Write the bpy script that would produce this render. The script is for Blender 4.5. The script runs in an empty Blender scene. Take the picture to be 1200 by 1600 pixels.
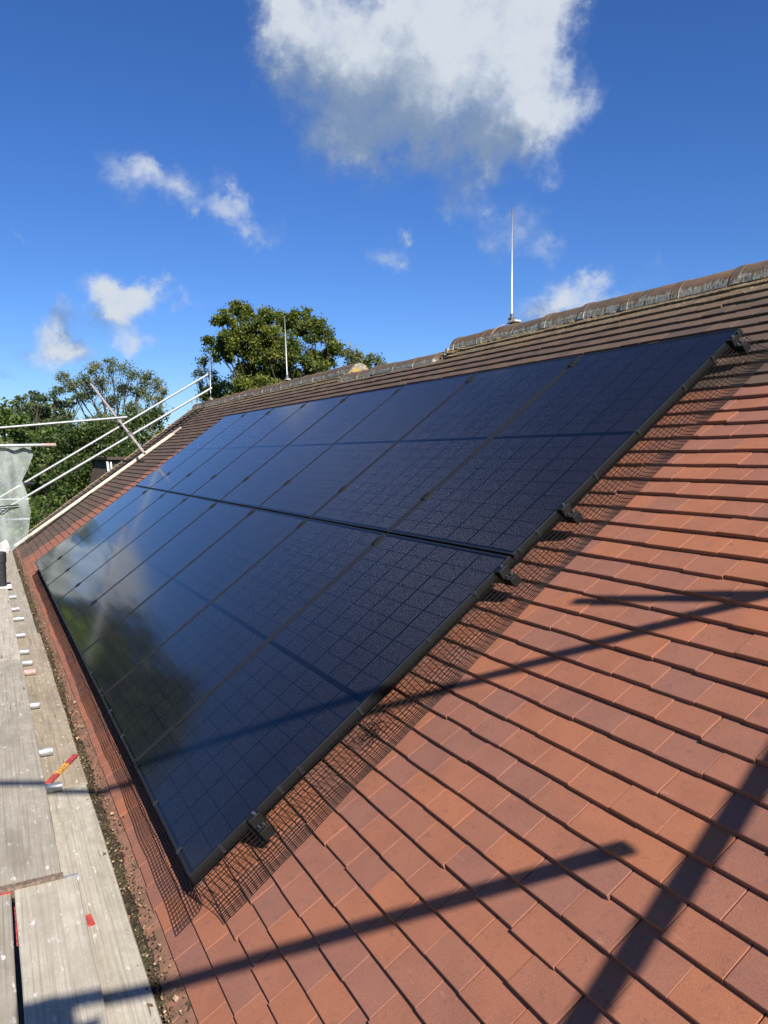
import bpy, math, random
import numpy as np
from mathutils import Matrix, Vector, Euler

random.seed(7)
rng = np.random.default_rng(7)
R = math.radians
SC = bpy.context.scene
COL = SC.collection
PITCH = R(37.0)
ST, CT = math.sin(PITCH), math.cos(PITCH)

# ---------------------------------------------------------------- camera
CAM = Vector((2.6328, -0.5823, 1.4748))
RGT = Vector((0.45882, 0.88851, -0.00633))
DWN = Vector((0.06272, -0.03949, -0.99725))
FWD = Vector((-0.88631, 0.45716, -0.07384))
cd = bpy.data.cameras.new('camera')
cam = bpy.data.objects.new('camera', cd); COL.objects.link(cam)
m = Matrix.Identity(4)
for i in range(3):
    m[i][0] = RGT[i]; m[i][1] = -DWN[i]; m[i][2] = -FWD[i]; m[i][3] = CAM[i]
cam.matrix_world = m
cd.sensor_fit = 'VERTICAL'; cd.sensor_height = 36.0; cd.sensor_width = 27.0
cd.lens = 36.0 * 1208.0 / 1600.0
cd.clip_start = 0.05; cd.clip_end = 5000
SC.camera = cam

# ---------------------------------------------------------------- light
SUN_DIR = Vector((1.4, -0.123, 1.16)).normalized()      # towards the sun
SUN_EL = math.asin(SUN_DIR.z)
SUN_ROT = math.atan2(SUN_DIR.x, SUN_DIR.y)
SC.view_settings.view_transform = 'Standard'
SC.view_settings.look = 'None'
SC.view_settings.exposure = 0.85
SC.view_settings.gamma = 1.0
SC.view_settings.use_curve_mapping = False
sd = bpy.data.lights.new('sun', 'SUN'); sd.energy = 5.0; sd.angle = R(0.53); sd.color = (1.0, 0.945, 0.86)
sun = bpy.data.objects.new('sun', sd); COL.objects.link(sun)
sun.rotation_euler = (-SUN_DIR).to_track_quat('-Z', 'Y').to_euler()
sun.location = SUN_DIR * 60

world = bpy.data.worlds.new('World'); SC.world = world; world.use_nodes = True
wt = world.node_tree; wt.nodes.clear()
SKY_STRENGTH = 0.05


def wn(tree, kind, **kw):
    n = tree.nodes.new(kind)
    for k, v in kw.items():
        setattr(n, k, v)
    return n


# clouds: direction, half-width and half-height in radians, weight
CLOUDS = [(-0.8189,0.3469,0.4573,0.0563,0.0458,0.85),(-0.7836,0.408,0.4685,0.0771,0.042,0.7),(-0.7895,0.4432,0.4245,0.0649,0.0505,0.75),(-0.747,0.484,0.4558,0.0703,0.0492,0.8),(-0.7252,0.5371,0.4308,0.0638,0.0603,0.85),(-0.692,0.5652,0.4492,0.0264,0.0451,0.6),(-0.7169,0.5709,0.4,0.0431,0.0431,0.7),(-0.7834,0.4902,0.3821,0.0663,0.0442,0.36),(-0.8384,0.4102,0.3588,0.0599,0.0337,0.55),(-0.8545,0.3846,0.3491,0.0338,0.0188,0.35),(-0.7679,0.5329,0.3555,0.0446,0.0372,0.0),(-0.8225,0.4612,0.3327,0.0682,0.0212,0.1),(-0.8348,0.2936,0.4657,0.0264,0.0209,0.5),(-0.8454,0.3115,0.434,0.0285,0.0285,0.42),(-0.9369,0.1616,0.31,0.0277,0.0219,0.6325),(-0.9283,0.1797,0.3257,0.016,0.0117,0.575),(-0.9266,0.2244,0.3018,0.0328,0.0194,0.69),(-0.913,0.2969,0.2799,0.0398,0.0138,0.575),(-0.9144,0.2796,0.2928,0.0152,0.0121,0.46),(-0.9327,0.2409,0.2683,0.0076,0.0061,0.46),(-0.9717,0.1349,0.1938,0.0296,0.0161,0.7406),(-0.9715,0.1561,0.1784,0.0312,0.0262,0.92),(-0.9672,0.1704,0.1886,0.0219,0.0188,0.6348),(-0.9867,0.0787,0.1425,0.0305,0.0207,0.8993),(-0.986,0.0992,0.1341,0.021,0.0111,0.6348),(-0.9763,0.1703,0.1333,0.0228,0.0152,0.8464),(-0.9557,0.2209,0.1947,0.0216,0.0082,0.529),(-0.9948,0.0217,0.0995,0.0117,0.0117,0.805),(-0.974,0.0345,0.2238,0.0071,0.0057,0.345),(-0.7984,0.5175,0.3079,0.0153,0.0137,0.26),(-0.7802,0.5509,0.2963,0.0229,0.0153,0.38),(-0.7661,0.5829,0.2706,0.0322,0.0199,0.46),(-0.7468,0.6158,0.2511,0.0199,0.0153,0.4),(-0.8585,0.4495,0.247,0.0204,0.0173,0.4025),(-0.8538,0.4648,0.2345,0.0173,0.011,0.322),(-0.8378,0.4784,0.263,0.0101,0.0078,0.46),(-0.7419,0.6419,0.1938,0.0326,0.0202,0.69),(-0.7164,0.6691,0.1976,0.0383,0.0153,0.6325),(-0.7659,0.6175,0.1792,0.0392,0.011,0.5175)]
# clouds outside the frame, scattered over the rest of the sky
crng = random.Random(21)
for az, el, a, b, w in [(-7, 11.5, .055, .032, .7), (-38, 17, .16, .06, .9), (-62, 26, .2, .09, .9), (-88, 14, .2, .06, .8),
                        (-115, 32, .16, .07, .8), (170, 28, .15, .06, .7), (112, 36, .15, .07, .7),
                        (80, 20, .14, .06, .7), (66, 44, .12, .06, .7)]:
    a_, e_ = R(az), R(el)
    c = Vector((-math.cos(a_) * math.cos(e_), math.sin(a_) * math.cos(e_), math.sin(e_)))
    for k in range(3):
        d = (c + Vector((crng.uniform(-1, 1), crng.uniform(-1, 1), crng.uniform(-.4, .4))) * a * .8).normalized()
        CLOUDS.append((d.x, d.y, d.z, a * crng.uniform(.5, .9), b * crng.uniform(.6, 1.0), w))

g = bpy.data.node_groups.new('cloud_field', 'ShaderNodeTree')
g.interface.new_socket('Vector', in_out='INPUT', socket_type='NodeSocketVector')
g.interface.new_socket('Density', in_out='OUTPUT', socket_type='NodeSocketFloat')
g.interface.new_socket('Body', in_out='OUTPUT', socket_type='NodeSocketFloat')
gi = wn(g, 'NodeGroupInput'); go = wn(g, 'NodeGroupOutput')
# warp the directions so that no blob keeps its ellipse
nw = wn(g, 'ShaderNodeTexNoise'); nw.inputs['Scale'].default_value = 8.0; nw.inputs['Detail'].default_value = 9.0; nw.inputs['Roughness'].default_value = .62
g.links.new(gi.outputs[0], nw.inputs['Vector'])
sub = wn(g, 'ShaderNodeVectorMath', operation='SUBTRACT'); sub.inputs[1].default_value = (.5, .5, .5)
g.links.new(nw.outputs['Color'], sub.inputs[0])
scl = wn(g, 'ShaderNodeVectorMath', operation='SCALE'); scl.inputs['Scale'].default_value = 0.15
g.links.new(sub.outputs[0], scl.inputs[0])
wadd = wn(g, 'ShaderNodeVectorMath', operation='ADD')
g.links.new(gi.outputs[0], wadd.inputs[0]); g.links.new(scl.outputs[0], wadd.inputs[1])
acc = None
for (x, y, z, a, b, w) in CLOUDS:
    c = Vector((x, y, z)).normalized()
    rt = c.cross(Vector((0, 0, 1))).normalized(); up = rt.cross(c)
    M3 = Matrix((rt, up, c)).transposed()
    mp = wn(g, 'ShaderNodeMapping', vector_type='TEXTURE')
    mp.inputs['Location'].default_value = c
    mp.inputs['Rotation'].default_value = M3.to_euler()
    mp.inputs['Scale'].default_value = (a * 1.65, b * 1.65, .5)
    g.links.new(wadd.outputs[0], mp.inputs['Vector'])
    gr = wn(g, 'ShaderNodeTexGradient', gradient_type='SPHERICAL')
    g.links.new(mp.outputs[0], gr.inputs['Vector'])
    ma = wn(g, 'ShaderNodeMath', operation='MULTIPLY_ADD')
    g.links.new(gr.outputs['Fac'], ma.inputs[0]); ma.inputs[1].default_value = w
    if acc is None:
        ma.inputs[2].default_value = 0.0
    else:
        g.links.new(acc.outputs[0], ma.inputs[2])
    acc = ma
cl = wn(g, 'ShaderNodeMath', operation='MINIMUM'); g.links.new(acc.outputs[0], cl.inputs[0]); cl.inputs[1].default_value = 1.0
nf = wn(g, 'ShaderNodeTexNoise'); nf.inputs['Scale'].default_value = 17.0; nf.inputs['Detail'].default_value = 10.0; nf.inputs['Roughness'].default_value = .64
g.links.new(gi.outputs[0], nf.inputs['Vector'])
n1 = wn(g, 'ShaderNodeMath', operation='SUBTRACT'); g.links.new(nf.outputs['Fac'], n1.inputs[0]); n1.inputs[1].default_value = .5
n2 = wn(g, 'ShaderNodeMath', operation='MULTIPLY'); g.links.new(n1.outputs[0], n2.inputs[0]); n2.inputs[1].default_value = 1.5
gate = wn(g, 'ShaderNodeMapRange'); g.links.new(cl.outputs[0], gate.inputs['Value'])
gate.inputs['From Min'].default_value = 0.0; gate.inputs['From Max'].default_value = .35
n3 = wn(g, 'ShaderNodeMath', operation='MULTIPLY'); g.links.new(n2.outputs[0], n3.inputs[0]); g.links.new(gate.outputs[0], n3.inputs[1])
n4 = wn(g, 'ShaderNodeMath', operation='ADD'); g.links.new(cl.outputs[0], n4.inputs[0]); g.links.new(n3.outputs[0], n4.inputs[1])
g.links.new(n4.outputs[0], go.inputs[0])
n5 = wn(g, 'ShaderNodeMath', operation='MULTIPLY_ADD'); g.links.new(n1.outputs[0], n5.inputs[0]); n5.inputs[1].default_value = 1.1; g.links.new(acc.outputs[0], n5.inputs[2])
g.links.new(n5.outputs[0], go.inputs[1])

tc = wn(wt, 'ShaderNodeTexCoord')
nrm = wn(wt, 'ShaderNodeVectorMath', operation='NORMALIZE'); wt.links.new(tc.outputs['Generated'], nrm.inputs[0])
f1 = wn(wt, 'ShaderNodeGroup', node_tree=g); wt.links.new(nrm.outputs[0], f1.inputs[0])
# the density a step towards the lit side (up and to the right of the view) shades the cloud
off = wn(wt, 'ShaderNodeVectorMath', operation='ADD'); wt.links.new(nrm.outputs[0], off.inputs[0])
off.inputs[1].default_value = (0.022, 0.046, 0.034)
f2 = wn(wt, 'ShaderNodeGroup', node_tree=g); wt.links.new(off.outputs[0], f2.inputs[0])
al = wn(wt, 'ShaderNodeMapRange', interpolation_type='SMOOTHSTEP'); wt.links.new(f1.outputs[0], al.inputs['Value'])
al.inputs['From Min'].default_value = .04; al.inputs['From Max'].default_value = 1.12
df = wn(wt, 'ShaderNodeMath', operation='SUBTRACT'); wt.links.new(f2.outputs[1], df.inputs[0]); wt.links.new(f1.outputs[1], df.inputs[1])
sh = wn(wt, 'ShaderNodeMapRange', interpolation_type='SMOOTHSTEP'); wt.links.new(df.outputs[0], sh.inputs['Value'])
sh.inputs['From Min'].default_value = -.70; sh.inputs['From Max'].default_value = .58
cc = wn(wt, 'ShaderNodeMix', data_type='RGBA'); wt.links.new(sh.outputs[0], cc.inputs['Factor'])
K = 1.0 / (SKY_STRENGTH * 1.80)
cc.inputs['A'].default_value = (0.66 * K, 0.72 * K, 0.80 * K, 1)
cc.inputs['B'].default_value = (0.22 * K, 0.31 * K, 0.47 * K, 1)
sky = wn(wt, 'ShaderNodeTexSky', sky_type='NISHITA')
sky.sun_disc = False; sky.sun_elevation = SUN_EL; sky.sun_rotation = SUN_ROT
sky.air_density = 1.0; sky.dust_density = 0.15; sky.ozone_density = 3.0; sky.altitude = 100
hs = wn(wt, 'ShaderNodeHueSaturation'); hs.inputs['Saturation'].default_value = 1.17; hs.inputs['Value'].default_value = 1.0
wt.links.new(sky.outputs[0], hs.inputs['Color'])
tn = wn(wt, 'ShaderNodeMix', data_type='RGBA', blend_type='MULTIPLY'); tn.inputs['Factor'].default_value = 1.0
wt.links.new(hs.outputs[0], tn.inputs['A']); tn.inputs['B'].default_value = (.755, .976, 1.44, 1)
mx = wn(wt, 'ShaderNodeMix', data_type='RGBA')
wt.links.new(al.outputs[0], mx.inputs['Factor']); wt.links.new(tn.outputs['Result'], mx.inputs['A']); wt.links.new(cc.outputs['Result'], mx.inputs['B'])
bg = wn(wt, 'ShaderNodeBackground'); bg.inputs['Strength'].default_value = SKY_STRENGTH
wt.links.new(mx.outputs['Result'], bg.inputs['Color'])
wo = wn(wt, 'ShaderNodeOutputWorld'); wt.links.new(bg.outputs[0], wo.inputs['Surface'])
world.cycles.sampling_method = 'MANUAL'; world.cycles.sample_map_resolution = 512

# ================================================================ helpers
def p2w(u, v, w):
    """roof coordinates (u along the ridge away from the camera, v up the slope, w out of the panel plane) to world"""
    return Vector((-u, v * CT - w * ST, v * ST + w * CT))


def unit_to(d):
    return Vector(d).normalized().to_track_quat('Z', 'Y').to_matrix()


class MB:
    def __init__(self):
        self.v = []; self.f = []; self.t = []; self.n = 0

    def add(self, verts, faces, tint=0.0):
        b = self.n
        self.v.extend([tuple(p) for p in verts]); self.n += len(verts)
        for fc in faces:
            self.f.append(tuple(b + i for i in fc)); self.t.append(tint)

    def box(self, c, s, rot=None, tint=0.0):
        hx, hy, hz = s[0] / 2, s[1] / 2, s[2] / 2
        P = [Vector((x, y, z)) for z in (-hz, hz) for y in (-hy, hy) for x in (-hx, hx)]
        if rot is not None:
            P = [rot @ p for p in P]
        c = Vector(c)
        self.add([p + c for p in P], [(0, 2, 3, 1), (4, 5, 7, 6), (0, 1, 5, 4), (2, 6, 7, 3), (0, 4, 6, 2), (1, 3, 7, 5)], tint)

    def tube(self, pts, r, n=10, caps=True, tint=0.0):
        pts = [Vector(p) for p in pts]
        if not hasattr(r, '__len__'):
            r = [r] * len(pts)
        rings = []
        ref = None
        for i, p in enumerate(pts):
            d = (pts[min(i + 1, len(pts) - 1)] - pts[max(i - 1, 0)])
            if d.length < 1e-9:
                d = Vector((0, 0, 1))
            d.normalize()
            if ref is None:
                ref = Vector((0, 0, 1)) if abs(d.z) < .9 else Vector((1, 0, 0))
            a = d.cross(ref)
            if a.length < 1e-6:
                ref = Vector((0, 1, 0)); a = d.cross(ref)
            a.normalize(); b = a.cross(d)
            rings.append([p + (a * math.cos(2 * math.pi * k / n) + b * math.sin(2 * math.pi * k / n)) * r[i] for k in range(n)])
        V = [q for rg in rings for q in rg]
        F = []
        for i in range(len(pts) - 1):
            for k in range(n):
                k2 = (k + 1) % n
                F.append((i * n + k, i * n + k2, (i + 1) * n + k2, (i + 1) * n + k))
        if caps:
            F.append(tuple(range(n))); F.append(tuple((len(pts) - 1) * n + k for k in reversed(range(n))))
        self.add(V, F, tint)

    def hollow(self, a, b, r, wall=.004, n=16):
        """a pipe with an open end that shows its wall"""
        a = Vector(a); b = Vector(b); d = (b - a).normalized()
        self.tube([a, b], r, n, caps=False)
        self.tube([b, a], r - wall, n, caps=False)
        for p, q in ((a, 1), (b, -1)):
            m3 = unit_to(d)
            o = [p + m3 @ Vector((math.cos(2 * math.pi * k / n), math.sin(2 * math.pi * k / n), 0)) * r for k in range(n)]
            i_ = [p + m3 @ Vector((math.cos(2 * math.pi * k / n), math.sin(2 * math.pi * k / n), 0)) * (r - wall) for k in range(n)]
            self.add(o + i_, [(k, (k + 1) % n, n + (k + 1) % n, n + k) for k in range(n)])

    def mesh(self, name, mat, smooth=False, bevel=0.0):
        me = bpy.data.meshes.new(name)
        me.from_pydata(self.v, [], self.f)
        if any(self.t):
            at = me.attributes.new('tint', 'FLOAT', 'FACE')
            at.data.foreach_set('value', np.array(self.t, dtype=np.float32))
        if bevel:
            import bmesh
            bm = bmesh.new(); bm.from_mesh(me)
            bmesh.ops.remove_doubles(bm, verts=bm.verts, dist=1e-6)
            bmesh.ops.bevel(bm, geom=list(bm.edges), offset=bevel, segments=1, affect='EDGES', clamp_overlap=True)
            bm.to_mesh(me); bm.free()
        me.materials.append(mat)
        if smooth:
            me.polygons.foreach_set('use_smooth', [True] * len(me.polygons))
        me.update()
        return me

    def build(self, name, mat, parent=None, smooth=False, bevel=0.0, loc=None, rot=None):
        o = bpy.data.objects.new(name, self.mesh(name, mat, smooth, bevel)); COL.objects.link(o)
        if parent is not None:
            o.parent = parent
        if loc is not None:
            o.location = loc
        if rot is not None:
            o.rotation_euler = rot
        return o


def tag(o, label, cat, group=None, kind=None):
    if label: o['label'] = label
    if cat: o['category'] = cat
    if group: o['group'] = group
    if kind: o['kind'] = kind
    return o


def empty(name, loc=(0, 0, 0), rot=(0, 0, 0)):
    o = bpy.data.objects.new(name, None); COL.objects.link(o)
    o.location = loc; o.rotation_euler = rot; o.empty_display_size = .1
    return o


def copy_tree(o, parent=None):
    c = o.copy(); COL.objects.link(c)
    if parent is not None: c.parent = parent
    for ch in list(o.children):
        copy_tree(ch, c)
    return c


# ---------------------------------------------------------------- node helpers
class Mat:
    def __init__(self, name, rough=.6, metal=0.0, spec=.5):
        self.m = bpy.data.materials.new(name); self.m.use_nodes = True
        self.t = self.m.node_tree
        self.b = self.t.nodes['Principled BSDF']; self.o = self.t.nodes['Material Output']
        self.b.inputs['Roughness'].default_value = rough
        self.b.inputs['Metallic'].default_value = metal
        self.b.inputs['Specular IOR Level'].default_value = spec
        self._tint = None

    def n(self, kind, **kw):
        n = self.t.nodes.new(kind)
        for k, v in kw.items(): setattr(n, k, v)
        return n

    def put(self, sock, val):
        if hasattr(val, 'is_output') or isinstance(val, bpy.types.NodeSocket):
            self.t.links.new(val, sock)
        else:
            if isinstance(val, tuple) and len(val) == 3 and sock.type == 'RGBA': val = (*val, 1)
            sock.default_value = val

    def math(self, op, a, b=0.0, c=None, clamp=False):
        n = self.n('ShaderNodeMath', operation=op, use_clamp=clamp)
        self.put(n.inputs[0], a); self.put(n.inputs[1], b)
        if c is not None: self.put(n.inputs[2], c)
        return n.outputs[0]

    def coord(self, which='Object'):
        return self.n('ShaderNodeTexCoord').outputs[which]

    def pos(self):
        return self.n('ShaderNodeNewGeometry').outputs['Position']

    def mapped(self, vec, scale=(1, 1, 1), loc=(0, 0, 0), rot=(0, 0, 0)):
        n = self.n('ShaderNodeMapping'); self.put(n.inputs['Vector'], vec)
        n.inputs['Scale'].default_value = scale; n.inputs['Location'].default_value = loc; n.inputs['Rotation'].default_value = rot
        return n.outputs[0]

    def noise(self, vec, scale=5, detail=4, rough=.55, dist=0.0):
        n = self.n('ShaderNodeTexNoise'); self.put(n.inputs['Vector'], vec)
        n.inputs['Scale'].default_value = scale; n.inputs['Detail'].default_value = detail
        n.inputs['Roughness'].default_value = rough; n.inputs['Distortion'].default_value = dist
        return n.outputs['Fac']

    def vor(self, vec, scale=5, feat='F1', out='Distance'):
        n = self.n('ShaderNodeTexVoronoi', feature=feat); self.put(n.inputs['Vector'], vec); n.inputs['Scale'].default_value = scale
        return n.outputs[out]

    def rng(self, val, a, b, c=0.0, d=1.0, smooth=True):
        n = self.n('ShaderNodeMapRange', interpolation_type='SMOOTHSTEP' if smooth else 'LINEAR')
        self.put(n.inputs['Value'], val)
        for k, x in zip(('From Min', 'From Max', 'To Min', 'To Max'), (a, b, c, d)): n.inputs[k].default_value = x
        return n.outputs[0]

    def ramp(self, fac, stops):
        n = self.n('ShaderNodeValToRGB'); self.put(n.inputs['Fac'], fac)
        e = n.color_ramp.elements
        while len(e) < len(stops): e.new(.5)
        for el, (p, c) in zip(e, stops):
            el.position = p; el.color = (*c, 1)
        return n.outputs['Color']

    def mix(self, fac, a, b, blend='MIX'):
        n = self.n('ShaderNodeMix', data_type='RGBA', blend_type=blend)
        self.put(n.inputs['Factor'], fac); self.put(n.inputs['A'], a); self.put(n.inputs['B'], b)
        return n.outputs['Result']

    def sep(self, vec):
        n = self.n('ShaderNodeSeparateXYZ'); self.put(n.inputs[0], vec); return n.outputs

    def tint(self):
        if self._tint is None:
            a = self.n('ShaderNodeAttribute', attribute_type='GEOMETRY', attribute_name='tint')
            b = self.n('ShaderNodeAttribute', attribute_type='OBJECT', attribute_name='tint')
            self._tint = self.math('ADD', a.outputs['Fac'], b.outputs['Fac'])
        return self._tint

    def col(self, c): self.put(self.b.inputs['Base Color'], c)
    def rough(self, r): self.put(self.b.inputs['Roughness'], r)

    def bump(self, h, strength=.3, dist=.01):
        n = self.n('ShaderNodeBump'); self.put(n.inputs['Height'], h)
        n.inputs['Strength'].default_value = strength; n.inputs['Distance'].default_value = dist
        self.t.links.new(n.outputs[0], self.b.inputs['Normal'])


def plain(name, c, rough=.6, metal=0.0, var=.15, scale=20, bump=0.0, spec=.5):
    k = Mat(name, rough, metal, spec)
    n_ = k.noise(k.pos(), scale, 5, .6)
    k.col(k.mix(k.rng(n_, .3, .7), tuple(x * (1 - var) for x in c), tuple(min(1, x * (1 + var)) for x in c)))
    if bump: k.bump(n_, bump, .004)
    return k.m


# ---------------------------------------------------------------- materials
def mat_red_tile():
    k = Mat('red_clay_tile', .82, spec=.3); t = k.tint(); p = k.pos()
    base = k.ramp(t, [(0.0, (.218, .094, .066)), (.35, (.252, .100, .061)), (.65, (.272, .103, .057)), (.88, (.308, .113, .056)), (1.0, (.224, .096, .068))])
    big = k.noise(p, 9, 3, .5); fine = k.noise(p, 250, 4, .75); wide = k.noise(p, 1.3, 4, .6); mid = k.noise(p, 34, 4, .65)
    c = k.mix(k.rng(big, .35, .72, 0, .4), base, k.mix(1.0, base, (.74, .75, .78), 'MULTIPLY'))
    c = k.mix(k.rng(wide, .42, .68, 0, .30), c, k.mix(1.0, c, (.80, .81, .84), 'MULTIPLY'))
    c = k.mix(k.rng(mid, .56, .72, 0, .45), c, (.120, .062, .048))
    c = k.mix(k.rng(fine, .52, .30, 0, .55), c, k.mix(1.0, c, (.62, .60, .60), 'MULTIPLY'))
    c = k.mix(k.rng(fine, .50, .75, 0, .50), c, (.32, .15, .10))
    c = k.mix(k.rng(k.noise(p, 900, 1, .5), .70, .78, 0, .55), c, (.48, .33, .25))
    sc = k.noise(k.mapped(p, (14, 60, 60), rot=(0, 0, .5)), 1.0, 3, .5)
    c = k.mix(k.rng(sc, .67, .80, 0, .35), c, (.36, .22, .17))
    k.col(c); k.bump(k.math('ADD', fine, k.math('MULTIPLY', big, .6)), .6, .0016)
    return k.m


def mat_brown_tile():
    k = Mat('old_brown_tile', .88, spec=.25); t = k.tint(); p = k.pos()
    base = k.ramp(t, [(0.0, (.064, .043, .034)), (.4, (.088, .056, .040)), (.75, (.112, .066, .044)), (1.0, (.084, .060, .047))])
    n1 = k.noise(p, 14, 5, .65); n2 = k.noise(p, 260, 3, .7); n3 = k.noise(p, 38, 4, .6)
    c = k.mix(k.rng(n1, .4, .75, 0, .55), base, (.060, .046, .040))
    c = k.mix(k.rng(n3, .60, .74, 0, .5), c, (.150, .120, .080))
    z = k.sep(p)[2]
    near_ridge = k.rng(k.math('ADD', z, k.math('MULTIPLY', n1, .35)), 2.45, 2.75)
    c = k.mix(k.math('MULTIPLY', near_ridge, k.rng(n3, .38, .62)), c, (.24, .185, .085))
    c = k.mix(k.rng(n2, .35, .8, 0, .25), c, (.17, .125, .095))
    c = k.mix(k.rng(k.noise(p, 120, 2, .5), .74, .78, 0, .8), c, (.45, .43, .38))
    k.col(c); k.bump(k.math('ADD', n2, n3), .5, .002)
    return k.m


def mat_ridge():
    k = Mat('weathered_ridge_tile', .92, spec=.2); p = k.pos(); t = k.tint()
    n1 = k.noise(p, 9, 5, .6); n2 = k.noise(p, 70, 4, .7); n3 = k.noise(k.mapped(p, (85, 16, 16)), 1, 6, .72)
    c = k.mix(k.rng(n1, .38, .62), (.095, .068, .047), (.165, .095, .058))
    c = k.mix(k.math('MULTIPLY', t, .75), c, (.078, .066, .055))
    z = k.sep(k.coord('Object'))[2]
    low = k.rng(k.math('ADD', z, k.math('MULTIPLY', k.math('SUBTRACT', n1, .5), .12)), .105, .02)
    lich = k.math('MULTIPLY', k.rng(k.math('ADD', k.math('MULTIPLY', n3, .8), k.math('MULTIPLY', low, .24)), .53, .70), k.math('ADD', k.math('MULTIPLY', low, .72), .28))
    c = k.mix(lich, c, k.mix(n2, (.14, .145, .12), (.50, .50, .45)))
    c = k.mix(k.rng(k.noise(p, 22, 4, .6), .62, .74, 0, .6), c, (.030, .028, .024))
    c = k.mix(k.rng(k.noise(p, 16, 3, .6), .66, .75, 0, .7), c, (.20, .17, .055))
    k.col(c); k.bump(k.math('ADD', n2, n3), .7, .005)
    return k.m


def mat_mortar():
    k = Mat('lichen_mortar', .95, spec=.1); p = k.pos()
    n = k.noise(p, 30, 5, .65); n2 = k.noise(p, 9, 3, .6)
    c = k.mix(k.rng(n, .4, .6), (.12, .10, .075), (.30, .27, .22))
    c = k.mix(k.rng(n2, .46, .62), c, (.34, .24, .075))
    k.col(c); k.bump(n, .8, .006)
    return k.m


def mat_eave():
    k = Mat('silted_eaves_tile', .9, spec=.2); p = k.pos()
    n = k.noise(p, 22, 5, .6); n2 = k.noise(p, 6, 3, .6); n3 = k.noise(p, 300, 3, .7)
    c = k.mix(k.rng(n, .3, .7), (.165, .090, .060), (.27, .130, .082))
    c = k.mix(k.rng(n2, .45, .75, 0, .7), c, (.110, .078, .056))
    c = k.mix(k.rng(n3, .4, .8, 0, .3), c, (.30, .20, .15))
    k.col(c); k.bump(k.math('ADD', n, n3), .4, .003)
    return k.m


def mat_glass():
    k = Mat('solar_laminate', .10, spec=.5)
    x, y, z = k.sep(k.coord('Object'))
    # cells: six columns, eighteen half-cell rows with a wider gap in the middle of the module
    fx = k.math('FRACT', k.math('DIVIDE', k.math('ADD', x, .552), .184))
    yy = k.math('ABSOLUTE', k.math('SUBTRACT', y, .8655))
    fy = k.math('FRACT', k.math('DIVIDE', k.math('SUBTRACT', yy, .011), .0927))
    dx = k.math('MULTIPLY', k.math('SUBTRACT', .5, k.math('ABSOLUTE', k.math('SUBTRACT', fx, .5))), .184)
    dy = k.math('MULTIPLY', k.math('SUBTRACT', .5, k.math('ABSOLUTE', k.math('SUBTRACT', fy, .5))), .0927)
    gap = k.math('MAXIMUM', k.math('LESS_THAN', dx, .0026), k.math('LESS_THAN', dy, .0018))
    gap = k.math('MAXIMUM', gap, k.math('LESS_THAN', yy, .0125))
    border = k.math('MAXIMUM', k.math('GREATER_THAN', k.math('ABSOLUTE', x), .5515), k.math('GREATER_THAN', yy, .845))
    gap = k.math('MAXIMUM', gap, border)
    # printed wires running up the module and the fine fingers across it
    wire = k.math('LESS_THAN', k.math('FRACT', k.math('DIVIDE', x, .0115)), .20)
    wire2 = k.math('LESS_THAN', k.math('FRACT', k.math('DIVIDE', y, .0062)), .13)
    nz = k.noise(k.mapped(k.coord('Object'), (60, 260, 1)), 1, 2, .6)
    nb = k.noise(k.coord('Object'), 3.1, 3, .6)
    cell = k.mix(k.rng(nb, .3, .7), (.0036, .0038, .0062), (.0060, .0062, .0098))
    c = k.mix(k.math('MULTIPLY', wire, k.rng(nz, .30, .75, .15, .80)), cell, (.046, .047, .062))
    c = k.mix(k.math('MULTIPLY', wire2, k.rng(nz, .45, .8, 0, .50)), c, (.042, .044, .062))
    c = k.mix(gap, c, (.0028, .0030, .0048))
    k.col(c)
    k.rough(k.math('ADD', .055, k.math('MULTIPLY', nz, .05)))
    k.b.inputs['IOR'].default_value = 1.35
    ms = k.noise(k.coord('Object'), 240, 2, .6); ml = k.noise(k.coord('Object'), 5.5, 2, .5)
    k.bump(k.math('ADD', k.math('MULTIPLY', ms, .02), k.math('MULTIPLY', ml, 1.0)), .06, .003)
    # the round printed wires gleam across their length
    an = k.n('ShaderNodeBsdfAnisotropic'); an.inputs['Color'].default_value = (.80, .80, .88, 1)
    an.inputs['Roughness'].default_value = .36; an.inputs['Anisotropy'].default_value = .66
    vt = k.n('ShaderNodeVectorTransform', vector_type='VECTOR', convert_from='OBJECT', convert_to='WORLD'); vt.inputs[0].default_value = (0, 1, 0)
    k.t.links.new(vt.outputs[0], an.inputs['Tangent'])
    wgt = k.math('MULTIPLY', k.math('MULTIPLY', k.math('ADD', wire, k.math('MULTIPLY', wire2, .4), clamp=True), k.math('SUBTRACT', 1.0, gap)), k.rng(k.noise(k.mapped(k.coord('Object'), (330, 170, 1)), 1, 2, .7), .40, .74, .010, .14))
    ms2 = k.n('ShaderNodeMixShader'); k.t.links.new(wgt, ms2.inputs[0])
    k.t.links.new(k.b.outputs[0], ms2.inputs[1]); k.t.links.new(an.outputs[0], ms2.inputs[2])
    k.t.links.new(ms2.outputs[0], k.o.inputs['Surface'])
    return k.m


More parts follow.
